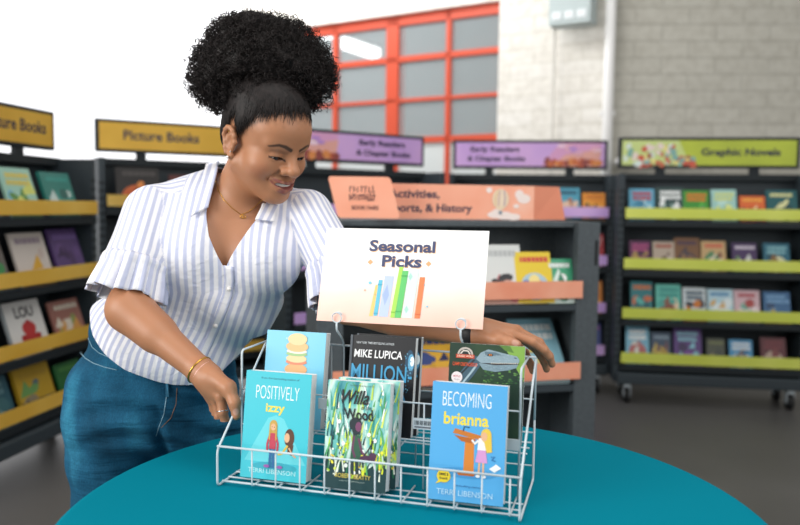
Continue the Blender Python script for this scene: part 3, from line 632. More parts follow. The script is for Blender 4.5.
rack_book(.2085, .0545, .0125, 8.5, 0, w, h, .0235, forest(w, h, 9), 'b8c2c4', label='second copy of the green forest paperback, mostly hidden behind its twin')
# blue cover with an orange lectern
w, h = .1335, .2055; a = Art(w, h); a.rect(0, 0, 1, 1, '55abe2'); a.ell(.50, .245, .40, .045, '4396cf')
a.text('BECOMING', .145, .80, .65, .125, 'f2f8fb', -.012); a.text('brianna', .17, .645, .60, .105, 'f3dc3c', .022)
a.poly([(.46, .26), (.60, .26), (.59, .55), (.47, .55)], 'd9832f'); a.poly([(.30, .575), (.66, .535), (.68, .57), (.33, .615)], 'c9762a'); a.poly([(.32, .56), (.62, .535), (.56, .50), (.42, .51)], 'b9641f')
a.poly([(.40, .225), (.60, .225), (.64, .26), (.36, .26)], 'b9641f'); a.line([(.44, .595), (.45, .635), (.52, .63)], .015, '2b3c50')
a.line([(.665, .235), (.67, .36)], .026, SKIN1); a.line([(.725, .235), (.72, .36)], .026, SKIN1); a.ell(.655, .23, .03, .012, 'f0f0f0', 10); a.ell(.735, .23, .03, .012, 'f0f0f0', 10)
a.poly([(.615, .345), (.775, .345), (.745, .46), (.645, .46)], 'd79ad0'); a.poly([(.635, .45), (.755, .45), (.74, .55), (.65, .55)], 'f1efec')
a.ell(.745, .575, .070, .060, 'e9c64a', 18); a.poly([(.70, .57), (.815, .57), (.83, .44), (.76, .43)], 'e9c64a'); a.ell(.72, .565, .042, .038, SKIN1, 14); a.line([(.65, .53), (.60, .50), (.56, .53)], .03, 'f1efec')
a.poly([(.80, .30), (.89, .345), (.96, .315), (.87, .275)], 'f4f6f6'); a.line([(.82, .40), (.87, .405), (.83, .375), (.88, .37)], .014, '1f5f9a')
a.ell(.205, .205, .092, .055, 'f0d32c', 22); a.poly([(.14, .17), (.10, .135), (.20, .16)], 'f0d32c'); a.text('EMMIE &', .145, .208, .125, .024, '3a3420', .02); a.text('friends', .15, .176, .11, .022, '3a3420', .02)
a.text('bestselling author', .36, .125, .36, .02, '1d5a94', .0); a.text('TERRI LIBENSON', .12, .052, .74, .046, 'bfe6f7', .0)
rack_book(.3955, .030, .0130, 8.5, 0, w, h, .0225, a, '3a92d2', label='sky blue paperback with an orange lectern picture standing in the front tier')
# pale blue cover with a stacked sandwich
w, h = .1275, .190; a = Art(w, h); a.rect(0, 0, 1, 1, noise_mat('pale_blue_print', [(0.3, '5fc0e4'), (0.6, '86cfe8'), (0.8, 'a5dcee')], 3, 3, .35))
a.text('an emotional novel', .33, .915, .35, .02, 'e6f4f6', .0)
for y, c, rx, ry in ((.30, 'e0a056', .19, .05), (.35, 'd9763c', .18, .03), (.40, 'e9c08a', .18, .045), (.455, '9cc27a', .17, .02), (.47, 'e8e3da', .165, .018), (.51, 'e6b27c', .18, .045), (.565, 'e58a6a', .17, .022), (.59, 'f1d3a2', .165, .03), (.625, '9fc58a', .17, .018), (.645, 'ece5da', .165, .018), (.68, 'e9bd86', .18, .04), (.735, 'f0d2a0', .155, .045)): a.ell(.53, .28 + (y - .28) * 1.40, rx * 1.05, ry * 1.40, c, 18)
rack_book(.0262, .1275, .0865, 10, 0, w, h, .024, a, '58b8de', label='pale blue paperback with a stacked sandwich picture in the rear tier')
# black cover, white and blue capitals, two copies
def black_cover(w, h):
    a = Art(w, h); a.rect(0, 0, 1, 1, '14161b'); a.ell(.925, .74, .07, .14, '1d4660', 16); a.ell(.945, .755, .048, .085, '5fa4c8', 16); a.ell(.96, .765, .032, .05, 'e6f4f8', 14)
    rd = random.Random(2)
    for i in range(40): a.ell(.80 + .15 * rd.random(), .42 + .42 * rd.random(), .008, .006, rd.choice(['3a86b0', '7ac0dc', '1f4a66']), 6)
    a.rect(0, 0, .035, 1, '4a525a')
    a.text('NEW YORK TIMES BESTSELLING AUTHOR', .10, .915, .58, .022, 'c9d0d4', .005)
    a.text('MIKE LUPICA', .07, .775, .74, .082, 'eef0f2', .015, .01); a.text('MILLION-', .04, .545, .93, .165, '3f9cc9', .01); a.text('DOLLAR', .04, .36, .86, .165, '2f86b4', .01); return a
w, h = .132, .190
rack_book(.2055, .1275, .0865, 10, 0, w, h, .018, black_cover(w, h), '555c62', label='black paperback with white and blue capitals in the rear tier, the copy in front')
rack_book(.2115, .1480, .0865, 10, 0, w, h, .016, black_cover(w, h), '30343a', label='second copy of the black paperback, tucked behind the first in the rear tier')
# dark green cover with a reptile head
w, h = .1425, .182; a = Art(w, h)
a.rect(0, 0, 1, 1, noise_mat('dark_jungle_print', [(0.3, '16231f'), (0.5, '243c30'), (0.75, '3f5c3a')], 6, 5, .3)); rd = random.Random(6)
a.poly([(.72, 1), (1, 1), (1, .30), (.92, .5), (.80, .80)], '7fa94a'); a.poly([(.66, 1), (.8, 1), (.86, .86), (.74, .9)], '587f38')
for i in range(70): a.ell(.45 + .54 * rd.random(), .25 + .28 * rd.random() ** 1.4, .02, .014, rd.choice(['2f5a34', '44703a', '1f3c2a', '5b8a46']), 8, rd.random() * 3)
a.line([(.10, .12), (.24, .38), (.34, .60), (.42, .74)], [.20, .19, .18, .17], '3d5a6a'); a.line([(.16, .14), (.29, .40), (.38, .6)], .03, '9fb9c4'); a.line([(.04, .16), (.2, .44), (.34, .68)], .025, '18242c')
a.poly([(.36, .70), (.42, .83), (.52, .905), (.62, .875), (.76, .835), (.90, .80), (.935, .73), (.93, .675), (.70, .64), (.45, .60)], '8aa2ae')
a.poly([(.40, .62), (.60, .63), (.92, .655), (.90, .575), (.80, .52), (.62, .47), (.46, .50)], '7d97a4'); a.poly([(.41, .625), (.92, .668), (.935, .645), (.62, .60)], '2a2326')
for i in range(15): x = .56 + i * .0245; a.poly([(x, .645 + i * .0018), (x + .016, .647 + i * .0018), (x + .008, .618 + i * .0018)], 'e6e2d4')
a.poly([(.47, .86), (.62, .855), (.72, .80), (.60, .785), (.48, .80)], '5d7684'); a.ell(.545, .795, .045, .026, '1c262c', 14); a.ell(.55, .797, .022, .018, 'd9823c', 12); a.ell(.553, .797, .006, .016, '14181a', 8)
a.ell(.88, .765, .02, .010, '33444e', 10, -.3)
for i in range(60): a.ell(.44 + .44 * rd.random(), .68 + .14 * rd.random(), .007, .005, rd.choice(['b5c7cf', '67808c', '9db3be']), 6)
for i in range(30): a.ell(.48 + .36 * rd.random(), .52 + .09 * rd.random(), .008, .005, rd.choice(['a9bdc6', '5f7884']), 6)
for i in range(1, len(a.L)): pts, fs, c = a.L[i]; a.L[i] = ([(u, h - (h - v) * .52) for u, v in pts], fs, c)
a.ell(.215, .885, .105, .075, 'b9b2aa', 22, 0, 0, PI); a.ell(.215, .885, .080, .055, '1f2a28', 20, 0, 0, PI); a.line([(.15, .89), (.19, .925), (.25, .92), (.28, .888)], .018, 'd6d0c8'); a.rect(.09, .845, .25, .04, 'b9452c')
a.text('JURASSIC WORLD', .105, .85, .22, .028, 'f0d6c2', .01); a.text('CAMP CRETACEOUS', .05, .765, .33, .036, 'd7552c', .02)
a.ell(.115, .645, .075, .058, 'e9e2e4', 22); a.text('NETFLIX', .065, .645, .10, .020, 'c03048', .02); a.text('ORIGINAL', .075, .615, .08, .014, '8a6a78', .0)
rack_book(.4025, .1420, .0885, 8.5, 0, w, h, .009, a, '1a2a2a', label='dark jungle paperback with a grey reptile head in the rear tier')
# ------------------------------------------------------------------ the woman: implicit surfaces meshed into continuous skins
class RC:                                            # tapered capsule
    def __init__(s, a, b, ra, rb=None, k=.01, sub=False):
        s.a, s.b = np.array(a, float), np.array(b, float); s.ra, s.rb = ra, ra if rb is None else rb; s.k, s.sub = k, sub
        s.c = (s.a + s.b) / 2; s.R = np.linalg.norm(s.b - s.a) / 2 + max(s.ra, s.rb)
    def __call__(s, P):
        ab = s.b - s.a; t = np.clip((P - s.a) @ ab / (ab @ ab + 1e-12), 0, 1)
        return np.linalg.norm(P - s.a - t[:, None] * ab, axis=1) - (s.ra + (s.rb - s.ra) * t)
class EL:                                            # ellipsoid with a rotation
    def __init__(s, c, r, M=None, k=.01, sub=False):
        s.c = np.array(c, float); s.r = np.array(r if hasattr(r, '__len__') else (r, r, r), float); s.M = M; s.k, s.sub = k, sub; s.R = s.r.max()
    def __call__(s, P):
        q = P - s.c
        if s.M is not None: q = q @ s.M
        a = np.linalg.norm(q / s.r, axis=1); b = np.linalg.norm(q / s.r ** 2, axis=1)
        return a * (a - 1) / np.maximum(b, 1e-9)
class FN:                                            # any function that carves (sub) or adds
    def __init__(s, f, c, R, k=.002, sub=True): s.f, s.c, s.R, s.k, s.sub = f, np.array(c, float), R, k, sub
    def __call__(s, P): return s.f(P)
def field(prims, post=None):
    def ev(P):
        c = P.mean(0); hd = np.sqrt(((P - c) ** 2).sum(1).max()); d = np.full(len(P), 1.0)
        for p in prims:
            dist = np.linalg.norm(p.c - c) - p.R - hd
            if dist > max(p.k, .012) + .012 and not (p is prims[0]): continue
            q = p(P); k = p.k
            if p.sub: q = -q; h = np.clip(.5 - .5 * (q - d) / -k, 0, 1) if False else np.maximum(k - np.abs(d - q), 0) / k; d = np.maximum(d, q) + h * h * k / 4
            else: h = np.maximum(k - np.abs(d - q), 0) / k; d = np.minimum(d, q) - h * h * k / 4
        return post(P, d) if post else d
    return ev
def surface(ev, lo, hi, h, B=12):
    """surface nets over only those blocks that the surface crosses; returns vertices and quads"""
    lo = np.array(lo, float); n = np.ceil((np.array(hi) - lo) / h / B).astype(int); nb = n * B + 2
    key = lambda I: (I[..., 0].astype(np.int64) * nb[1] + I[..., 1]) * nb[2] + I[..., 2]
    g = np.stack(np.meshgrid(*[np.arange(B + 1)] * 3, indexing='ij'), -1); pts = g.reshape(-1, 3)
    hd = h * B * math.sqrt(3) / 2
    VK, VP, E = [], [], [[], [], []]
    cs = np.stack(np.meshgrid(*[np.arange(k) for k in n], indexing='ij'), -1).reshape(-1, 3)
    for bc in cs:
        o = bc * B; ctr = lo + (o + B / 2) * h
        if abs(ev(ctr[None])[0]) > hd * 1.5 + .012: continue
        D = ev(lo + (pts + o) * h).reshape(B + 1, B + 1, B + 1); S = D < 0
        if S.all() or not S.any(): continue
        num = np.zeros((B, B, B)); acc = np.zeros((B, B, B, 3))
        for ax in range(3):
            for da in (0, 1):
                for db in (0, 1):
                    oth = [a for a in range(3) if a != ax]; sl0 = [slice(0, B)] * 3; sl0[oth[0]] = slice(da, B + da); sl0[oth[1]] = slice(db, B + db); sl1 = list(sl0); sl0[ax] = slice(0, B); sl1[ax] = slice(1, B + 1)
                    d0, d1 = D[tuple(sl0)], D[tuple(sl1)]; x = (d0 < 0) != (d1 < 0); t = np.where(x, d0 / np.where(x, d0 - d1, 1), 0)
                    num += x; acc[..., ax] += np.where(x, t, 0); acc[..., oth[0]] += x * da; acc[..., oth[1]] += x * db
        m = num > 0; idx = np.argwhere(m)
        VK.append(key(idx + o + 1)); VP.append(lo + (idx + o + acc[m] / num[m][:, None]) * h)
        for ax in range(3):
            sl0 = [slice(0, B)] * 3; sl1 = list(sl0); sl1[ax] = slice(1, B + 1)
            x = S[tuple(sl0)] != S[tuple(sl1)]; e = np.argwhere(x)
            if len(e): E[ax].append(np.c_[e + o + 1, S[tuple(sl0)][x]])
    VK, VP = np.concatenate(VK), np.concatenate(VP); od = np.argsort(VK); VK, VP = VK[od], VP[od]; F = []
    for ax in range(3):
        e = np.concatenate(E[ax]); I, s = e[:, :3], e[:, 3].astype(bool); a, b = (ax + 1) % 3, (ax + 2) % 3
        da = np.zeros(3, int); da[a] = 1; db = np.zeros(3, int); db[b] = 1
        Q = np.stack([key(I - da - db), key(I - db), key(I), key(I - da)], 1); J = np.searchsorted(VK, Q); J = np.minimum(J, len(VK) - 1)
        ok = (VK[J] == Q).all(1); J, s = J[ok], s[ok]; J[~s] = J[~s][:, ::-1]; F.append(J)
    F = np.concatenate(F)
    for k in range(0, len(VP), 3000):                # settle the vertices onto the surface
        P = VP[k:k + 3000]; e = h * .4; d = ev(P)
        G = np.stack([ev(P + np.eye(3)[i] * e) - d for i in range(3)], 1) / e; g2 = np.maximum((G * G).sum(1), .15)
        VP[k:k + 3000] = P - np.clip(d / g2, -h, h)[:, None] * G
    return VP, F
def clip(V, F, c):
    """keep the part where c > 0, cutting the crossed faces cleanly"""
    T = np.concatenate([F[:, [0, 1, 2]], F[:, [0, 2, 3]]]); s = c > 0; n = s[T].sum(1)
    out = [tuple(t) for t in T[n == 3]]; V = list(map(tuple, V)); cache = {}
    def cut(i, j):
        k = (min(i, j), max(i, j))
        if k not in cache:
            t = c[i] / (c[i] - c[j]); V.append(tuple(np.array(V[i]) * (1 - t) + np.array(V[j]) * t)); cache[k] = len(V) - 1
        return cache[k]
    for t in T[(n == 1) | (n == 2)]:
        t = [int(q) for q in t]; poly = []
        for i in range(3):
            a, b = t[i], t[(i + 1) % 3]
            if s[a]: poly.append(a)
            if s[a] != s[b]: poly.append(cut(a, b))
        for i in range(1, len(poly) - 1): out.append((poly[0], poly[i], poly[i + 1]))
    V = np.array(V); out = np.array(out); u, inv = np.unique(out, return_inverse=True); return V[u], inv.reshape(-1, 3)
def skin_mesh(name, V, F, m, parent, attrs=None, solid=0):
    me = bpy.data.meshes.new(name); k = F.shape[1]
    me.vertices.add(len(V)); me.vertices.foreach_set('co', np.asarray(V, np.float32).ravel()); me.loops.add(F.size); me.loops.foreach_set('vertex_index', F.ravel().astype(np.int32))
    me.polygons.add(len(F)); me.polygons.foreach_set('loop_start', np.arange(0, F.size, k, dtype=np.int32)); me.polygons.foreach_set('loop_total', np.full(len(F), k, np.int32))
    me.update(calc_edges=True); me.polygons.foreach_set('use_smooth', np.ones(len(F), bool)); me.validate()
    for n, a in (attrs or {}).items():
        if a.ndim == 1: at_ = me.attributes.new(n, 'FLOAT', 'POINT'); at_.data.foreach_set('value', a.astype(np.float32))
        else: at_ = me.attributes.new(n, 'FLOAT_COLOR', 'POINT'); at_.data.foreach_set('color', np.c_[a, np.ones(len(a))].astype(np.float32).ravel())
    me.materials.append(m); me.update(); o = bpy.data.objects.new(name, me); COL.objects.link(o); o.parent = parent
    if solid: md = o.modifiers.new('t', 'SOLIDIFY'); md.thickness = solid; md.offset = 1
    return o
def drape(px, ev, off=0.0, y0=1.35):
    """follow the line of sight through each listed point until it meets the surface"""
    px = np.array(px, float); D = np.array([ray(*p) for p in px]); D /= np.linalg.norm(D, axis=1)[:, None]; t = np.full(len(px), y0)
    for _ in range(60): t = t + np.clip(ev(cC + D * t[:, None]) - off, -.02, .05) * .8
    return cC + D * t[:, None]
def rotYPR(y, p, r):
    cy, sy, cp, sp, cr, sr = math.cos(y), math.sin(y), math.cos(p), math.sin(p), math.cos(r), math.sin(r)
    return np.array([[cy, -sy, 0], [sy, cy, 0], [0, 0, 1]]) @ np.array([[1, 0, 0], [0, cp, -sp], [0, sp, cp]]) @ np.array([[cr, 0, sr], [0, 1, 0], [-sr, 0, cr]])
def smooth(a, b, x): t = np.clip((x - a) / (b - a), 0, 1); return t * t * (3 - 2 * t)

woman = empty('person', Matrix.Identity(4), 'smiling woman in a striped white blouse and blue jeans bending over the wire rack', 'person')
# ---- head frame: x to her left, -y out of the face, z up
HS = 1.08; HT = np.array((-0.2996, 1.7416, 1.4126)); HR = rotYPR(.8935, .4134, -.056)
def Hd(x, y, z): return HT + HR @ np.array((x, y, z)) * HS
def hrc(a, b, ra, rb=None, k=.01, sub=False): return RC(Hd(*a), Hd(*b), ra * HS, (rb if rb is not None else ra) * HS, k * HS, sub)
def hel(c, r, k=.01, sub=False): return EL(Hd(*c), np.array(r if hasattr(r, '__len__') else (r, r, r)) * HS, HR, k * HS, sub)
EYZ = -.008; EYE = [(sx * .031, -.0660, EYZ) for sx in (-1, 1)]
head = [hel((0, .012, .035), (.074, .095, .080), .01), hel((0, -.042, .032), (.062, .049, .052), .02), hel((0, -.027, -.030), (.064, .057, .074), .02)]
for sx in (-1, 1):
    head += [hel((sx * .041, -.047, -.036), (.027, .027, .025), .02), hrc((sx * .055, .002, -.052), (sx * .018, -.062, -.095), .020, .017, .02),
             hrc((sx * .012, -.076, .013), (sx * .044, -.063, .014), .0095, .009, .015)]
head += [hel((0, -.070, -.097), (.019, .017, .016), .015), hel((0, -.025, -.080), (.045, .045, .030), .02)]
for sx in (-1, 1): head += [hel((sx * .031, -.091, EYZ + .002), (.017, .012, .0095), .010, True)]
head += [hrc((0, -.078, .004), (0, -.097, -.030), .0085, .0115, .012), hel((0, -.100, -.0335), (.0125, .0115, .0105), .008)]
for sx in (-1, 1):
    head += [hel((sx * .0145, -.087, -.0365), (.0095, .011, .0085), .006), hel((sx * .0075, -.0945, -.0455), (.0045, .005, .0035), .003, True)]
    e = EYE[0 if sx < 0 else 1]; head.append(hel(e, .0150, .004))
def to_head(P): return (P - HT) @ HR / HS
def slit(e):
    def f(P):
        q = to_head(P) - np.array(e); u = q[:, 0] * (1 if e[0] > 0 else -1); v0 = -.0045 + .0012 * u / .012; hh = .0030 * (1 - (u / .0135) ** 2)
        return np.maximum(np.abs(q[:, 2] - v0) - hh, q[:, 1] + .004) * HS
    return FN(f, Hd(*e), .02, .0012)
head += [slit(e) for e in EYE]
LIPU, LIPL = [], []
for sx in (-1, 1):
    LIPU += [hrc((sx * .0310, -.0730, -.0565), (sx * .011, -.0885, -.0610), .0028, .0042, .004), hrc((sx * .011, -.0885, -.0610), (0, -.0900, -.0622), .0042, .0040, .004)]
    LIPL += [hrc((sx * .0310, -.0730, -.0570), (sx * .014, -.0850, -.0740), .003, .0060, .004), hrc((sx * .014, -.0850, -.0740), (0, -.0880, -.0780), .0064, .0074, .004)]
    head += [hrc((sx * .021, -.084, -.038), (sx * .034, -.071, -.058), .0015, .002, .008, True)]
head += [hel((0, -.078, -.068), (.026, .014, .017), .012)] + LIPU + LIPL
head += [hel((0, -.0945, -.0685), (.0145, .013, .0050), .0015, True)] + [hel((sx * .014, -.088, -.0655), (.012, .013, .0040), .0015, True) for sx in (-1, 1)]
for sx in (-1, 1):                                   # ears
    def ear(a): return (sx * (.0765 + .004 * max(0, math.sin(a))), .019 - .0185 * math.cos(a) * (1.0 if math.sin(a) > 0 else .7) + .003 * math.sin(a), -.014 + .0275 * math.sin(a))
    head += [hel((sx * .073, .019, -.015), (.0065, .015, .024), .006)]
    for k in range(10): a0, a1 = PI * (-.35 + .145 * k), PI * (-.35 + .145 * (k + 1)); head.append(hrc(ear(PI - a0), ear(PI - a1), .0042, .0042, .004))
    head += [hel((sx * .0765, .008, -.039), (.0045, .0078, .009), .005), hel((sx * .082, .016, -.014), (.0075, .0095, .014), .003, True), hrc((sx * .078, .004, -.022), (sx * .078, .005, -.028), .0035, .0035, .003)]
# ---- trunk, shared by body and blouse
TILT = rotYPR(0, 0, math.radians(20))
trunk = [EL(at(226, 230, 1.83), (.172, .112, .125), k=.02), EL(at(206, 285, 1.83), (.185, .125, .14), TILT, .05), EL(at(168, 345, 1.845), (.190, .150, .110), TILT, .05),
         EL(at(138, 325, 1.90), (.115, .10, .085), k=.04), EL(at(192, 255, 1.755), (.088, .078, .085), k=.05), EL(at(263, 259, 1.760), (.086, .076, .085), k=.05),
         RC(at(157, 208, 1.825), at(216, 190, 1.86), .050, .052, .03), RC(at(306, 213, 1.82), at(250, 198, 1.86), .047, .050, .03)]
NECK = RC(Hd(0, .012, -.045), at(236, 207, 1.815), .0565, .064, .025)
arms = [RC(at(150, 214, 1.795), at(129, 309, 1.630), .044, .043, .02), RC(at(129, 309, 1.630), at(203, 372.5, 1.54), .0430, .0255, .02), RC(at(131, 311, 1.628), at(156, 333, 1.60), .0425, .0385, .02),
        RC(at(310, 216, 1.80), at(348, 302, 1.67), .048, .044, .02), RC(at(348, 302, 1.67), at(405, 320, 1.60), .045, .038, .02), RC(at(405, 320, 1.60), at(474, 333, 1.525), .038, .0255, .015)]
def chain(pts, rs, k=.004): return [RC(at(*a), at(*b), ra, rb, k) for a, b, ra, rb in zip(pts, pts[1:], rs, rs[1:])]
FR = (.0108, .0096, .0084, .0072)
hand_r = [RC(at(202, 372, 1.54), at(213, 382, 1.528), .0255, .023, .015)]
for mx, my, mY, r in ((221, 396, 1.508, .013), (216.5, 399, 1.527, .0125), (213, 399, 1.546, .0125), (210.5, 396, 1.562, .012)): hand_r.append(RC(at(209, 379, 1.533), at(mx, my, mY), .020, r, .016))
hand_r += chain([(213, 377, 1.52), (228, 388, 1.497), (234.5, 403, 1.482), (236.2, 416, 1.478)], (.019, .0150, .0108, .0082), .009)
hand_r += chain([(221, 396, 1.508), (222.5, 412, 1.502), (225.5, 422, 1.506), (229.5, 426, 1.512)], FR)
hand_r += chain([(216.5, 399, 1.527), (219, 416, 1.524), (227, 425, 1.528), (233, 424, 1.532)], FR)
hand_r += chain([(213, 399, 1.546), (217, 414, 1.548), (225, 421, 1.553), (231, 419, 1.555)], FR)
hand_r += chain([(210.5, 396, 1.562), (214, 409, 1.570), (221, 415, 1.574), (226, 413, 1.574)], (.0095, .0085, .0075, .0065))
hand_l = [RC(at(474, 333, 1.525), at(484, 333, 1.520), .0245, .023, .015)]
for mx, my, mY, r in ((511, 334, 1.498, .0125), (516, 331, 1.516, .0125), (515, 332, 1.535, .012), (509, 336, 1.552, .0115)): hand_l.append(RC(at(482, 332.5, 1.521), at(mx, my, mY), .021, r, .016))
hand_l += chain([(484, 336, 1.508), (498, 340, 1.487), (510, 343, 1.476), (517, 344.5, 1.471)], (.019, .0135, .0105, .0085), .009)
hand_l += chain([(511, 334, 1.498), (533, 342, 1.489), (544, 350, 1.490), (549, 357, 1.493)], FR)
hand_l += chain([(516, 331, 1.516), (539, 343, 1.509), (549, 356, 1.511), (552, 364, 1.514)], FR)
hand_l += chain([(515, 332, 1.535), (537, 349, 1.532), (545, 362, 1.534), (546.5, 369, 1.536)], FR)
hand_l += chain([(509, 336, 1.552), (525, 353, 1.556), (531, 365, 1.556), (532.5, 371, 1.555)], (.0095, .0085, .0075, .0065))
trunk_f = field(trunk)
def inner(P): return np.maximum(trunk_f(P) + .010, .99 - P[:, 2])
class TrunkIn(FN): pass
body_f = field(head + [FN(inner, at(210, 280, 1.83), .40, .02, False), NECK] + arms + hand_r + hand_l)
BLO, BHI = (-.80, 1.40, .84), (.33, 2.06, 1.58)
V, F = surface(body_f, BLO, BHI, .0020)

def paint(V):
    q = to_head(V); base = np.array((.42, .190, .096)); C = np.tile(base, (len(V), 1))
    def mixc(w, col): nonlocal C; C = C * (1 - w[:, None]) + np.array(col) * w[:, None]
    hm = np.linalg.norm(q - np.array((0, -.02, -.02)), axis=1) < .13
    nz = .5 + .5 * np.sin(q[:, 0] * 310) * np.sin(q[:, 1] * 270 + 1) * np.sin(q[:, 2] * 330)
    for sx in (-1, 1): mixc(hm * .45 * smooth(.028, .006, np.linalg.norm(q - np.array((sx * .048, -.058, -.040)), axis=1)), (.44, .15, .095))
    lip = np.minimum.reduce([p(V) for p in LIPU + LIPL]); mixc(hm * smooth(.0019, .0004, lip) * (q[:, 1] < -.07), (.25, .072, .060))
    for sx in (-1, 1):
        br = [(sx * .012, 0, .0095), (sx * .026, 0, .0155), (sx * .038, 0, .0170), (sx * .053, 0, .0110)]
        q2 = q * np.array((1, 0, 1)); d = np.minimum.reduce([RC(np.array(a) * (1, 0, 1), np.array(b) * (1, 0, 1), ra, rb)(q2) + .1 * (q[:, 1] > -.03) for a, b, ra, rb in zip(br, br[1:], (.0032, .0030, .0022), (.0030, .0022, .0012))])
        mixc(hm * .88 * smooth(.0022, -.001, d), (.022, .013, .010))
        e = np.array((sx * .031, -.066, EYZ)); r = q - e; u = r[:, 0] * sx; v0 = -.0045 + .0012 * u / .012; hh = .0030 * (1 - (u / .0135) ** 2)
        up = r[:, 2] - v0 - hh; near = (np.abs(u) < .017) & (r[:, 1] < -.002)
        mixc(near * smooth(.0028, .0006, np.abs(up)) * .95, (.012, .008, .008)); mixc(near * smooth(.0022, .0004, np.abs(r[:, 2] - v0 + hh)) * .55, (.06, .03, .025))
        mixc(near * .35 * smooth(.004, .008, r[:, 2]) * smooth(.016, .011, r[:, 2]), (.22, .10, .06))
    # fine short hairs thinning out along the hairline
    mixc(np.clip(smooth(-.016, .030, hairline(q) + .016 * (nz - .5)), 0, 1) * .95, (.016, .011, .010))
    for px, r in (((236.0, 412, 1.470), .0078), ((515.5, 342.5, 1.463), .0080), ((224.5, 424, 1.497), .006)):
        mixc(.65 * smooth(r, r * .7, np.linalg.norm(V - at(*px), axis=1)), (.62, .36, .29))
    return C
def hairline(q):
    """positive where the scalp carries hair"""
    r = q - np.array((0, .012, .018)); az = np.degrees(np.arctan2(np.abs(r[:, 0]), -r[:, 1])); el = np.degrees(np.arctan2(r[:, 2], np.hypot(r[:, 0], r[:, 1])))
    ln = np.interp(az, [0, 30, 50, 62, 72, 80, 88, 100, 118, 140, 180], [29, 27, 20, 9, -3, -12, 2, 14, -28, -42, -44])
    return (el - ln) * .0016
def skin(t, b):
    a = N(t, 'ShaderNodeAttribute', attribute_name='tone'); t.links.new(a.outputs['Color'], b.inputs['Base Color'])
    b.inputs['Roughness'].default_value = .48; b.inputs['Subsurface Weight'].default_value = .12; b.inputs['Subsurface Radius'].default_value = (.012, .005, .003); b.inputs['Subsurface Scale'].default_value = .5
    tc = t.nodes.new('ShaderNodeTexCoord'); n = N(t, 'ShaderNodeTexNoise', Scale=420.0, Detail=2); t.links.new(tc.outputs['Object'], n.inputs['Vector'])
    bp = N(t, 'ShaderNodeBump', Strength=.12, Distance=.0006); t.links.new(n.outputs['Fac'], bp.inputs['Height']); t.links.new(bp.outputs[0], b.inputs['Normal'])
skin_mesh('body', V, F, node_mat('brown_skin', skin), woman, {'tone': paint(V)})
# eyes and teeth
for sx in (-1, 1):
    e = EYE[0 if sx < 0 else 1]; m = MB()
    M = Matrix.Translation(Hd(*e)) @ Matrix([list(r) + [0] for r in (HR * HS)] + [[0, 0, 0, 1]])
    m.ball((0, 0, 0), .0137, mat('b9aea8', .2, name='eye_white'), 14, M)
    g = Vector((.10, -.93, -.36)).normalized(); c = g * .0040
    m.ball(c, .0112, mat('1d110c', .1, name='dark_iris'), 12, M); eo = m.build('eye', woman)
m = MB(); M = Matrix.Translation(HT) @ Matrix([list(r) + [0] for r in (HR * HS)] + [[0, 0, 0, 1]])
m.ball((0, -.0705, -.0670), (.0235, .0182, .0075), mat('f4efe6', .2, name='tooth_enamel'), 14, M); m.build('teeth', woman)

# ---- blouse
SL_R = (at(150, 214, 1.80), at(136, 262, 1.695)); SL_L = (at(308, 216, 1.81), at(335, 266, 1.735))
RUF_R, RUF_L = at(125, 299, 1.662), at(343, 302, 1.69)
sleeves = [RC(SL_R[0], SL_R[1], .060, .066, .025), RC(SL_L[0], SL_L[1], .054, .062, .025)]
def folds(P, d):
    x, y, z = P[:, 0], P[:, 1], P[:, 2]
    f = np.sin(38 * x + 24 * z + 3 * np.sin(9 * z + 5 * y)) * smooth(1.14, .98, z) * .0035
    f += np.sin(30 * (x * .55 + z) + 4 * np.sin(11 * x + 2)) * smooth(.99, 1.10, z) * smooth(1.30, 1.18, z) * .0022
    f += np.sin(60 * x - 25 * z + 3 * np.sin(14 * z)) * smooth(-.16, -.26, x - .45 * (z - 1.1)) * 0 + np.sin(70 * (x + .8 * z) + 2 * np.sin(16 * x)) * smooth(-.24, -.18, x) * smooth(1.0, 1.1, z) * .0022
    return d - f
blouse_f = field(trunk + sleeves, folds)
V, F = surface(blouse_f, (-.82, 1.60, .86), (-.06, 2.08, 1.40), .0030)
def xz(pts, Y): return np.array([at(x, y, Y)[[0, 2]] for x, y in pts])
def poly_sd(P, poly):
    d = np.full(len(P), 9.); ins = np.zeros(len(P), bool)
    for a, b in zip(poly, np.roll(poly, -1, 0)):
        e = b - a; w = P - a; t = np.clip(w @ e / (e @ e), 0, 1); d = np.minimum(d, np.linalg.norm(w - t[:, None] * e, axis=1))
        c = (a[1] > P[:, 1]) != (b[1] > P[:, 1]); ins ^= c & (P[:, 0] < (b[0] - a[0]) * (P[:, 1] - a[1]) / (b[1] - a[1] + 1e-12) + a[0])
    return np.where(ins, -d, d)
VNECK = xz([(212, 160), (208, 192), (208, 214), (213, 235), (221, 253), (228.5, 268), (236, 254), (246, 238), (256, 222), (264, 206), (262, 170)], 1.735)
HEM = xz([(60, 300), (84, 322), (92, 336), (108, 352), (130, 367), (160, 379), (192, 386), (214, 379), (236, 356), (246, 342), (300, 330)], 1.74)
def cuff(S, cen, r, sl): a = cen - S[1]; a /= np.linalg.norm(a); return lambda P: np.where((np.linalg.norm(P - S[1], axis=1) < r) & (sl(P) < trunk_f(P) - .002), -((P - S[1]) @ a) + .006, .05)
c = np.minimum.reduce([np.where(V[:, 1] < 1.84, poly_sd(V[:, [0, 2]], VNECK), .05), RC(at(238, 150, 1.80), at(236, 214, 1.815), .068)(V), V[:, 2] - np.interp(V[:, 0], HEM[:, 0], HEM[:, 1]),
                       cuff(SL_R, RUF_R, .12, sleeves[0])(V), cuff(SL_L, RUF_L, .11, sleeves[1])(V)])
V, F = clip(V, F, c)
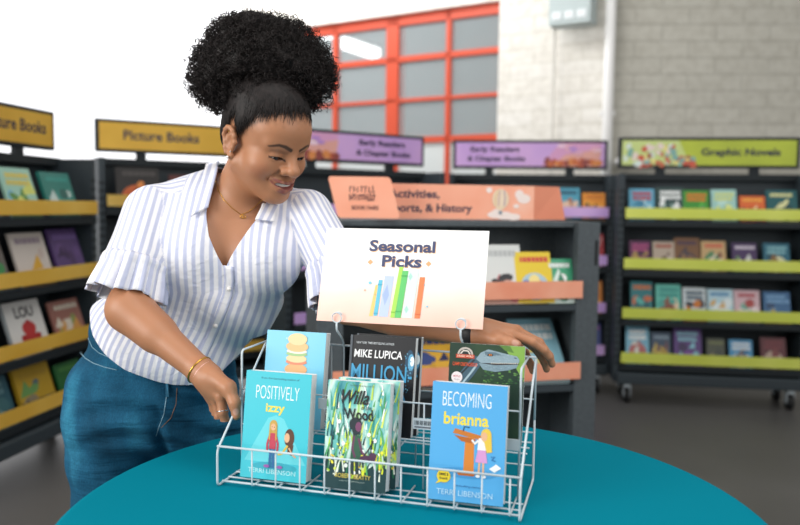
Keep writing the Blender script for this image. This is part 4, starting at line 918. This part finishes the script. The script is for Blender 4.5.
CEN = np.array([at(x, y, 1.73)[[0, 2]] for x, y in ((231, 150), (229, 215), (229, 268), (228, 292), (216, 325), (203, 352), (193, 383), (176, 430))])[::-1]
def ang(P, S, r, n0=np.array((0, 1., 0))):
    a = S[1] - S[0]; a = a / np.linalg.norm(a); u = np.cross(a, n0); u /= np.linalg.norm(u); w = np.cross(a, u); q = P - S[0]
    return np.arctan2(q @ w, q @ u) * r
def stripes(V):
    s = V[:, 0] - np.interp(V[:, 2], CEN[:, 1], CEN[:, 0])
    tr = trunk_f(V)
    for S, sl in ((SL_R, sleeves[0]), (SL_L, sleeves[1])):
        on = (sl(V) < tr - .004); s = np.where(on, ang(V, S, .066), s)
    yoke = (tr < .012) & (V[:, 2] > 1.290) & (np.abs(V[:, 0] + .41) > .085) & (s == V[:, 0] - np.interp(V[:, 2], CEN[:, 1], CEN[:, 0]))
    return np.where(yoke, V[:, 1] * 1.0 + .3 * V[:, 2], s)
def blouse_mat(t, b):
    a = N(t, 'ShaderNodeAttribute', attribute_name='weave'); tc = t.nodes.new('ShaderNodeTexCoord')
    ml = N(t, 'ShaderNodeMath', operation='MULTIPLY'); ml.inputs[1].default_value = 2 * PI / .0174; t.links.new(a.outputs['Fac'], ml.inputs[0])
    si = N(t, 'ShaderNodeMath', operation='SINE'); t.links.new(ml.outputs[0], si.inputs[0])
    mr = N(t, 'ShaderNodeMapRange'); mr.inputs[1].default_value = -.35; mr.inputs[2].default_value = .55; t.links.new(si.outputs[0], mr.inputs[0])
    r = ramp(t, mr.outputs[0], [(0, 'ededf1'), (1, 'bcc2da')]); t.links.new(r.outputs[0], b.inputs['Base Color'])
    b.inputs['Roughness'].default_value = .85; b.inputs['Specular IOR Level'].default_value = .2
    n = N(t, 'ShaderNodeTexNoise', Scale=38.0, Detail=4, Distortion=1.2); t.links.new(tc.outputs['Object'], n.inputs['Vector'])
    bp = N(t, 'ShaderNodeBump', Strength=.5, Distance=.006); t.links.new(n.outputs['Fac'], bp.inputs['Height']); t.links.new(bp.outputs[0], b.inputs['Normal'])
BLOUSE = node_mat('striped_cotton', blouse_mat)
blouse = skin_mesh('blouse', V, F, BLOUSE, woman, {'weave': stripes(V)}, .0016)
def sheet(name, grid, m, parent, weave, solid=.0018, closed=False):
    g = np.array(grid); nu, nv = g.shape[:2]; F = []
    for i in range(nu if closed else nu - 1):
        for j in range(nv - 1): F.append((i * nv + j, ((i + 1) % nu) * nv + j, ((i + 1) % nu) * nv + j + 1, i * nv + j + 1))
    return skin_mesh(name, g.reshape(-1, 3), np.array(F), m, parent, {'weave': np.array(weave, float).ravel()}, solid)
# sleeve flounces
def flounce(S, end, r0, seed, flare=.012):
    a = np.array(end) - S[1]; L = np.linalg.norm(a); a /= L; u = np.cross(a, (0, 1., 0)); u /= np.linalg.norm(u); w = np.cross(a, u); rd = np.random.RandomState(seed)
    nu, nv = 220, 16; G, W = [], []; ph = rd.rand(4) * 6
    for i in range(nu):
        th = 2 * PI * i / nu; G.append([]); W.append([])
        for j in range(nv):
            v = j / (nv - 1); wav = .55 * math.sin(17 * th + ph[0] + 1.2 * math.sin(3 * th)) + .45 * math.sin(11 * th + ph[1]) + .25 * math.sin(29 * th + ph[2])
            r = r0 + flare * v + .0098 * wav * min(1, .18 + v ** .8) + .003 * math.sin(PI * min(1, v * 4)); G[-1].append(S[1] + a * (v * L - .004 + .004 * math.sin(5 * th) * v) + (u * math.cos(th) + w * math.sin(th)) * r); W[-1].append(th * .0765 * 1.0)
    return sheet('sleeve_ruffle', G, BLOUSE, blouse, W, .0015, True)
flounce(SL_R, RUF_R, .0665, 1, .013); flounce(SL_L, RUF_L, .0615, 2, .008)
# collar leaves, stand, placket, buttons
coll_f = field(trunk + [NECK])
def quad(c, nu, nv, off, bow=0):
    A, B_, C_, D_ = [np.array(p, float) for p in c]; px = []
    for i in range(nu):
        for j in range(nv):
            u, v = i / (nu - 1), j / (nv - 1); px.append((A * (1 - u) + B_ * u) * (1 - v) + (D_ * (1 - u) + C_ * u) * v + bow * np.array((0, 1)) * math.sin(PI * u) * v)
    P = drape(px, coll_f, off if np.isscalar(off) else .01).reshape(nu, nv, 3); return P, np.array(px).reshape(nu, nv, 2)
for c in (((206, 164), (219, 160), (208, 207), (191, 216)), ((263, 203), (278, 205), (274, 221), (255, 219))):
    P, px = quad(c, 14, 18, .011); ax = np.array(c[3]) - np.array(c[0]); nx = np.array((-ax[1], ax[0])) / np.hypot(*ax)
    sheet('collar', P, BLOUSE, blouse, (px @ nx) * .0023, .003)
nb = at(237, 196, 1.815); G, W = [], []
for i in range(40):
    th = math.radians(-20 + 220 * i / 39); G.append([]); W.append([])
    for j in range(6): v = j / 5; rr = .0705 + .006 * v - .004 * v * v; G[-1].append(nb + np.array((math.cos(th) * rr, math.sin(th) * rr + .004 - .010 * v, -.012 + .046 * v * (.55 + .45 * math.sin(max(0, min(PI, th)))) ))); W[-1].append(v * .05)
sheet('collar_stand', G, BLOUSE, blouse, W, .0022)
pl = [(228.5, 266), (229.5, 280), (228, 294), (222, 311), (213, 332), (205, 349), (198, 365), (193.5, 383)]; pt = []
for (x0, y0), (x1, y1) in zip(pl, pl[1:]):
    for k in range(4): t = k / 4; pt.append((x0 + (x1 - x0) * t, y0 + (y1 - y0) * t))
pt.append(pl[-1]); G, W = [], []
for i, (x, y) in enumerate(pt):
    G.append(drape([(x - 5 + 10 * k / 5, y + .35 * (k - 2.5)) for k in range(6)], blouse_f, .0015)); W.append([.0046 + .018 * k / 5 for k in range(6)])
sheet('placket', G, BLOUSE, blouse, W, .0016)
BUT = mat('e9e7e4', .25, name='pearl_button')
for x, y in ((229, 289), (215.5, 326), (201, 356)):
    p = drape([(x, y)], blouse_f, .0045)[0]; m = MB(); m.cyl(p, p + np.array((0.1, -.9, .1)) * .0022, .0052, BUT, 16); m.build('button', blouse)
# ---- jeans
hips = [EL(at(152, 396, 1.865), (.207, .158, .145), k=.02), EL(at(160, 350, 1.865), (.172, .128, .10), TILT, .05)]
legs = []
for (x, Y, s) in ((112, 1.855, -1), (206, 1.875, 1)):
    legs += [RC(at(x, 432, Y), at(x + 1, 548, Y - .01), .110, .078, .035), RC(at(x + 1, 548, Y - .01), at(x + 3, 668, Y + .03), .078, .062, .03), RC(at(x + 3, 668, Y + .03), at(x + 3, 712, Y + .03), .062, .062, .02)]
cx0 = at(158, 436, 1.72)
def denim_folds(P, d):
    x, y, z = P[:, 0] - cx0[0], P[:, 1], P[:, 2] - cx0[2]
    rr = np.hypot(x, z); f = np.sin(95 * (z + .25 * np.abs(x)) + 3.5 * np.sin(13 * x)) * .0065 * smooth(.28, .06, rr) * smooth(-.10, .02, z)
    f += np.sin(55 * z + 20 * x + 2 * np.sin(20 * x + 8 * y)) * .0030
    f -= .012 * np.exp(-(x / .012) ** 2) * smooth(.10, .0, z) * smooth(-.2, -.02, -np.abs(z)) 
    return d - f
jeans_f = field(hips + legs, denim_folds)
V, F = surface(jeans_f, (-.86, 1.66, .03), (-.30, 2.08, 1.06), .0038)
c = np.minimum.reduce([np.interp(V[:, 0], HEM[:, 0], HEM[:, 1]) + .055 - V[:, 2], V[:, 2] - .065]); V, F = clip(V, F, c)
def denim(t, b):
    tc = t.nodes.new('ShaderNodeTexCoord'); mp = t.nodes.new('ShaderNodeMapping'); mp.inputs['Scale'].default_value = (1, 1, .35); t.links.new(tc.outputs['Object'], mp.inputs[0])
    n = N(t, 'ShaderNodeTexNoise', Scale=9.0, Detail=6); t.links.new(mp.outputs[0], n.inputs['Vector'])
    r = ramp(t, n.outputs['Fac'], [(.30, '103c54'), (.5, '1b5472'), (.68, '2f7896')]); 
    n2 = N(t, 'ShaderNodeTexNoise', Scale=420.0, Detail=2); t.links.new(mp.outputs[0], n2.inputs['Vector'])
    mx = t.nodes.new('ShaderNodeMix'); mx.data_type = 'RGBA'; mx.blend_type = 'OVERLAY'; mx.inputs[0].default_value = .5; t.links.new(r.outputs[0], mx.inputs[6]); t.links.new(n2.outputs['Fac'], mx.inputs[7]); t.links.new(mx.outputs[2], b.inputs['Base Color'])
    b.inputs['Roughness'].default_value = .85; b.inputs['Specular IOR Level'].default_value = .15
    bp = N(t, 'ShaderNodeBump', Strength=.4, Distance=.0012); t.links.new(n2.outputs['Fac'], bp.inputs['Height'])
    m3 = t.nodes.new('ShaderNodeMapping'); m3.inputs['Scale'].default_value = (5, 5, 34); m3.inputs['Rotation'].default_value = (0, .22, 0); t.links.new(tc.outputs['Object'], m3.inputs[0])
    n3 = N(t, 'ShaderNodeTexNoise', Scale=1.0, Detail=3, Distortion=.6); t.links.new(m3.outputs[0], n3.inputs['Vector'])
    b3 = N(t, 'ShaderNodeBump', Strength=.75, Distance=.012); t.links.new(n3.outputs['Fac'], b3.inputs['Height']); t.links.new(bp.outputs[0], b3.inputs['Normal']); t.links.new(b3.outputs[0], b.inputs['Normal'])
jeans = skin_mesh('jeans', V, F, node_mat('blue_denim', denim), woman, None, .002)
STITCH = mat('7ea4b6', .8, name='pale_stitching'); RUST = mat('7a5a44', .8, name='rust_stitching')
def seam(name, px, off, r, m, ev=None, parent=None):
    pts = []
    for (x0, y0), (x1, y1) in zip(px, px[1:]):
        for k in range(5): pts.append((x0 + (x1 - x0) * k / 5, y0 + (y1 - y0) * k / 5))
    pts.append(px[-1]); mb = MB(); mb.tube([tuple(p) for p in drape(pts, ev or jeans_f, off)], r, m, 6); return mb.build(name, parent or jeans)
seam('pocket_seam', [(80, 352), (85, 358), (93, 363), (104, 367), (117, 370)], .0024, .0010, STITCH)
seam('pocket_seam', [(88, 338), (92, 347), (99, 353), (108, 357)], .0024, .0009, STITCH)
seam('fly_seam', [(168, 388), (166, 400), (164, 414), (159, 427), (156, 436)], .0024, .0011, STITCH)
seam('fly_stitching', [(177, 388), (176, 404), (171, 418), (161, 428)], .0024, .0008, RUST)
m = MB(); p = drape([(165.5, 384), (168, 384), (168.5, 397), (165.5, 397)], jeans_f, .006); m.add([tuple(q) for q in p] + [tuple(q + np.array((0, .006, 0))) for q in p], [(0, 3, 2, 1), (4, 5, 6, 7), (0, 1, 5, 4), (1, 2, 6, 5), (2, 3, 7, 6), (3, 0, 4, 7)], mat('2f6c8a', .85)); m.build('belt_loop', jeans)
for (x, Y) in ((115, 1.885), (209, 1.905)):
    p = at(x, 712, Y); m = MB(); SHOE = mat('e4e2de', .5, name='white_sneaker')
    m.ball((p[0] + .01, p[1] - .045, .045), (.045, .125, .045), SHOE, 12); m.ball((p[0], p[1] + .01, .075), (.042, .055, .05), SHOE, 10); m.box((p[0] - .04, p[1] - .16, 0.0), (p[0] + .055, p[1] + .07, .022), WHITE); m.build('shoe', woman)
# ---- hair: scalp and an afro puff of small curls
def cap_cut(P): return hairline(to_head(P))
cap_f = field([hel((0, .012, .036), (.0765, .0975, .0825), .01), hel((0, -.039, .033), (.0625, .0480, .0530), .02), hel((0, .055, -.01), (.060, .05, .06), .02), hel((-.0, .02, .085), (.065, .07, .045), .03)])
puff = [EL(at(262, 63, 1.775), (.137, .127, .110), k=.01), EL(at(220, 78, 1.775), (.068, .085, .072), k=.03), EL(at(306, 76, 1.765), (.066, .085, .068), k=.03), EL(at(265, 96, 1.765), (.105, .095, .042), k=.03), EL(at(256, 36, 1.775), (.085, .09, .055), k=.03)]
puff_f = field(puff)
def puff_n(P, d):
    s = 0
    for k, (fx, a) in enumerate(((55, .0065), (110, .0035), (210, .002))):
        s = s + a * np.sin(fx * P[:, 0] + 1.3 * k + 2 * np.sin(fx * .6 * P[:, 2])) * np.sin(fx * P[:, 1] + 2 * k) * np.sin(fx * P[:, 2] + 1.7 * np.sin(fx * .5 * P[:, 0]))
    return d + .014 - s
hair_f = field(puff + [], puff_n)
def hair_m(t, b):
    tc = t.nodes.new('ShaderNodeTexCoord'); n = N(t, 'ShaderNodeTexNoise', Scale=90.0, Detail=3); t.links.new(tc.outputs['Object'], n.inputs['Vector'])
    r = ramp(t, n.outputs['Fac'], [(.3, '0d0b0b'), (.7, '272120')]); t.links.new(r.outputs[0], b.inputs['Base Color']); b.inputs['Roughness'].default_value = .5; b.inputs['Specular IOR Level'].default_value = .25
    bp = N(t, 'ShaderNodeBump', Strength=.6, Distance=.002); t.links.new(n.outputs['Fac'], bp.inputs['Height']); t.links.new(bp.outputs[0], b.inputs['Normal'])
HAIR = node_mat('black_hair', hair_m)
V, F = surface(cap_f, Hd(0, 0, .02) - .17, Hd(0, 0, .02) + .17, .0026)
V, F = clip(V, F, cap_cut(V) - .040 + .010 * np.sin(V[:, 0] * 700) * np.sin(V[:, 2] * 650))
hair = skin_mesh('hair', V, F, HAIR, woman)
rd = np.random.RandomState(11); NS, KP = 2300, 9; az = np.radians(rd.uniform(-150, 150, NS)); r0 = np.array((0, .012, .018)); aa = np.degrees(np.abs(az))
ln = np.interp(aa, [0, 30, 50, 62, 72, 80, 88, 100, 118, 140, 180], [29, 27, 20, 9, -4, -20, -6, 10, -30, -42, -44]); e0 = np.radians(ln + rd.triangular(-8, 19, 30, NS))
d0 = np.stack([np.sin(az) * np.cos(e0), -np.cos(az) * np.cos(e0), np.sin(e0)], 1); rows = []; tipd = np.array((.02, .10, 1.0)) + rd.randn(NS, 3) * .12; tipd /= np.linalg.norm(tipd, axis=1)[:, None]
for i in range(KP):
    t = i / (KP - 1) * .86; dd = d0 * (1 - t) + tipd * t; dd /= np.linalg.norm(dd, axis=1)[:, None]; L = np.full(NS, .06)
    for _ in range(14): L = L - (cap_f((r0 + dd * L[:, None]) @ HR.T * HS + HT) - (.0006 + .0015 * min(1, i / 2))) / HS * .9
    rows.append(np.stack([(r0 + dd * L[:, None]) @ HR.T * HS + HT, ], 0)[0])
C_ = np.stack(rows, 1); T_ = np.gradient(C_, axis=1); T_ /= np.linalg.norm(T_, axis=2)[..., None]; nrm = C_ - Hd(0, .012, .03); B_ = np.cross(T_, nrm); B_ /= np.linalg.norm(B_, axis=2)[..., None]; N_ = np.cross(B_, T_)
wd = (np.array([.12, .5, .9, 1, 1, 1, 1, 1, 1]) * .0011)[None, :, None]; C_ = C_ + B_ * (.0012 * np.sin(np.arange(KP)[None, :, None] * 2.1 + rd.rand(NS, 1, 1) * 6))
ring = np.stack([C_ + B_ * wd, C_ + N_ * wd, C_ - B_ * wd], 2); bs = np.arange(NS) * KP * 3; q = []
for i in range(KP - 1):
    for k in range(3): q.append(np.stack([bs + i * 3 + k, bs + (i + 1) * 3 + k, bs + (i + 1) * 3 + (k + 1) % 3, bs + i * 3 + (k + 1) % 3], 1))
skin_mesh('swept_strands', ring.reshape(-1, 3), np.concatenate(q), HAIR, hair)
V, F = surface(hair_f, (-.55, 1.58, 1.30), (-.10, 1.95, 1.66), .0042)
rd = np.random.RandomState(7); P = rd.rand(130000, 3) * np.array((.50, .42, .42)) + np.array((-.58, 1.56, 1.26)); d = np.concatenate([puff_f(P[i:i + 3000]) for i in range(0, len(P), 3000)])
keep = (d < .004 + .013 * rd.rand(len(P)) ** 4) & (d > -.030); P = P[keep][:12500]
vs, fs = [V], [F]; nv = len(V); KP = 11
ax = rd.randn(len(P), 3); ax /= np.linalg.norm(ax, axis=1)[:, None]; u = np.cross(ax, rd.randn(len(P), 3)); u /= np.linalg.norm(u, axis=1)[:, None]; w = np.cross(ax, u)
cr = .0022 + .0038 * rd.rand(len(P)); pit = .004 + .008 * rd.rand(len(P)); tn = 1.0 + 1.0 * rd.rand(len(P)); th = .0006 + .0006 * rd.rand(len(P)); rows = []
for i in range(KP):
    t = i / (KP - 1); a = 2 * PI * tn * t; o = u * np.cos(a)[:, None] + w * np.sin(a)[:, None]; c = P + ax * (pit * (t - .5) * tn)[:, None] + o * cr[:, None]
    for k in range(3):
        b = 2 * PI * k / 3; rows.append(c + (o * math.cos(b) + ax * math.sin(b)) * (th * (1 - .5 * t))[:, None])
R_ = np.stack(rows, 1); nvc = KP * 3; vs.append(R_.reshape(-1, 3)); base = nv + np.arange(len(P))[:, None] * nvc; q = []
for i in range(KP - 1):
    for k in range(3): q.append(np.stack([base[:, 0] + i * 3 + k, base[:, 0] + i * 3 + (k + 1) % 3, base[:, 0] + (i + 1) * 3 + (k + 1) % 3, base[:, 0] + (i + 1) * 3 + k], 1))
fs.append(np.concatenate(q)); skin_mesh('afro_puff', np.concatenate(vs), np.concatenate(fs), HAIR, hair)
# ---- jewellery and watch
GOLD = mat('d9a94e', .25, 1.0, name='gold'); SILV = mat('d4d6d8', .2, 1.0, name='silver'); PINK = mat('d9a9a0', .35, .3, name='rose_beads')
nk = [(214, 168), (214.5, 178), (218, 190), (224, 200), (232, 208), (241, 214.5), (248, 212), (256, 206), (262, 200)]
nl = seam('necklace', nk, 0.0012, .0007, GOLD, body_f, woman)
p = drape([(243, 216.5)], body_f, .003)[0]; m = MB()
for dx in (-.0028, .0028): m.tube([(p[0] + dx + .0032 * math.cos(a), p[1], p[2] + .0036 * math.sin(a)) for a in np.linspace(0, 2 * PI, 12, endpoint=False)], .0009, GOLD, 6, True)
m.build('pendant', nl)
m = MB(); p = Hd(-.0835, .006, -.043); m.ball(p, .0030, mat('f4f4f6', .05, .6, name='earring_stone'), 8); m.ball(Hd(-.0825, .002, -.030), .0016, SILV, 6); m.build('earring', woman)
m = MB(); m.ball(Hd(.0125, -.0975, -.0385), .0013, SILV, 6); m.build('nose_stud', woman)
def ring_on(name, a, b, t, r, tr, m, parent=woman):
    a, b = np.array(a), np.array(b); c = a + (b - a) * t; d = (b - a) / np.linalg.norm(b - a); u = np.cross(d, (0, 1., .3)); u /= np.linalg.norm(u); w = np.cross(d, u); mb = MB()
    mb.tube([tuple(c + (u * math.cos(x) + w * math.sin(x)) * r) for x in np.linspace(0, 2 * PI, 28, endpoint=False)], tr, m, 8, True); return mb.build(name, parent)
wa, wb = at(165, 342, 1.58), at(202, 372, 1.54)
ring_on('bracelet', wa, wb, .93, .0295, .0019, GOLD); ring_on('bracelet', wa, wb, 1.04, .0278, .0014, PINK)
ring_on('finger_ring', at(221, 396, 1.508), at(222.5, 412, 1.502), .92, .0100, .0011, SILV); ring_on('finger_ring', at(228, 388, 1.497), at(234.5, 403, 1.482), .80, .0118, .0010, GOLD)
wa, wb = at(405, 320, 1.60), at(474, 333, 1.525); d = (wb - wa) / np.linalg.norm(wb - wa); u = np.cross(d, (0, 1., 0)); u /= np.linalg.norm(u); w = np.cross(d, u); c = wa + (wb - wa) * .97; prof = []
G = []
for i in range(40):
    x = 2 * PI * i / 40; G.append([c + d * s + (u * math.cos(x) + w * math.sin(x)) * (.0282 - .0012 * (abs(s) > .008)) for s in (-.009, -.007, 0, .007, .009)])
watch = sheet('watch', G, mat('17181a', .5, name='black_watch_strap'), woman, np.zeros((40, 5)), .002, True)
up = u if u[2] > 0 else -u; p = c + up * .031 + d * .002; m = MB(); m.cyl(p - up * .004, p + up * .004, .0165, SILV, 24); m.cyl(p + up * .0041, p + up * .0045, .0135, mat('1a1c20', .2), 24); m.build('watch_case', watch)
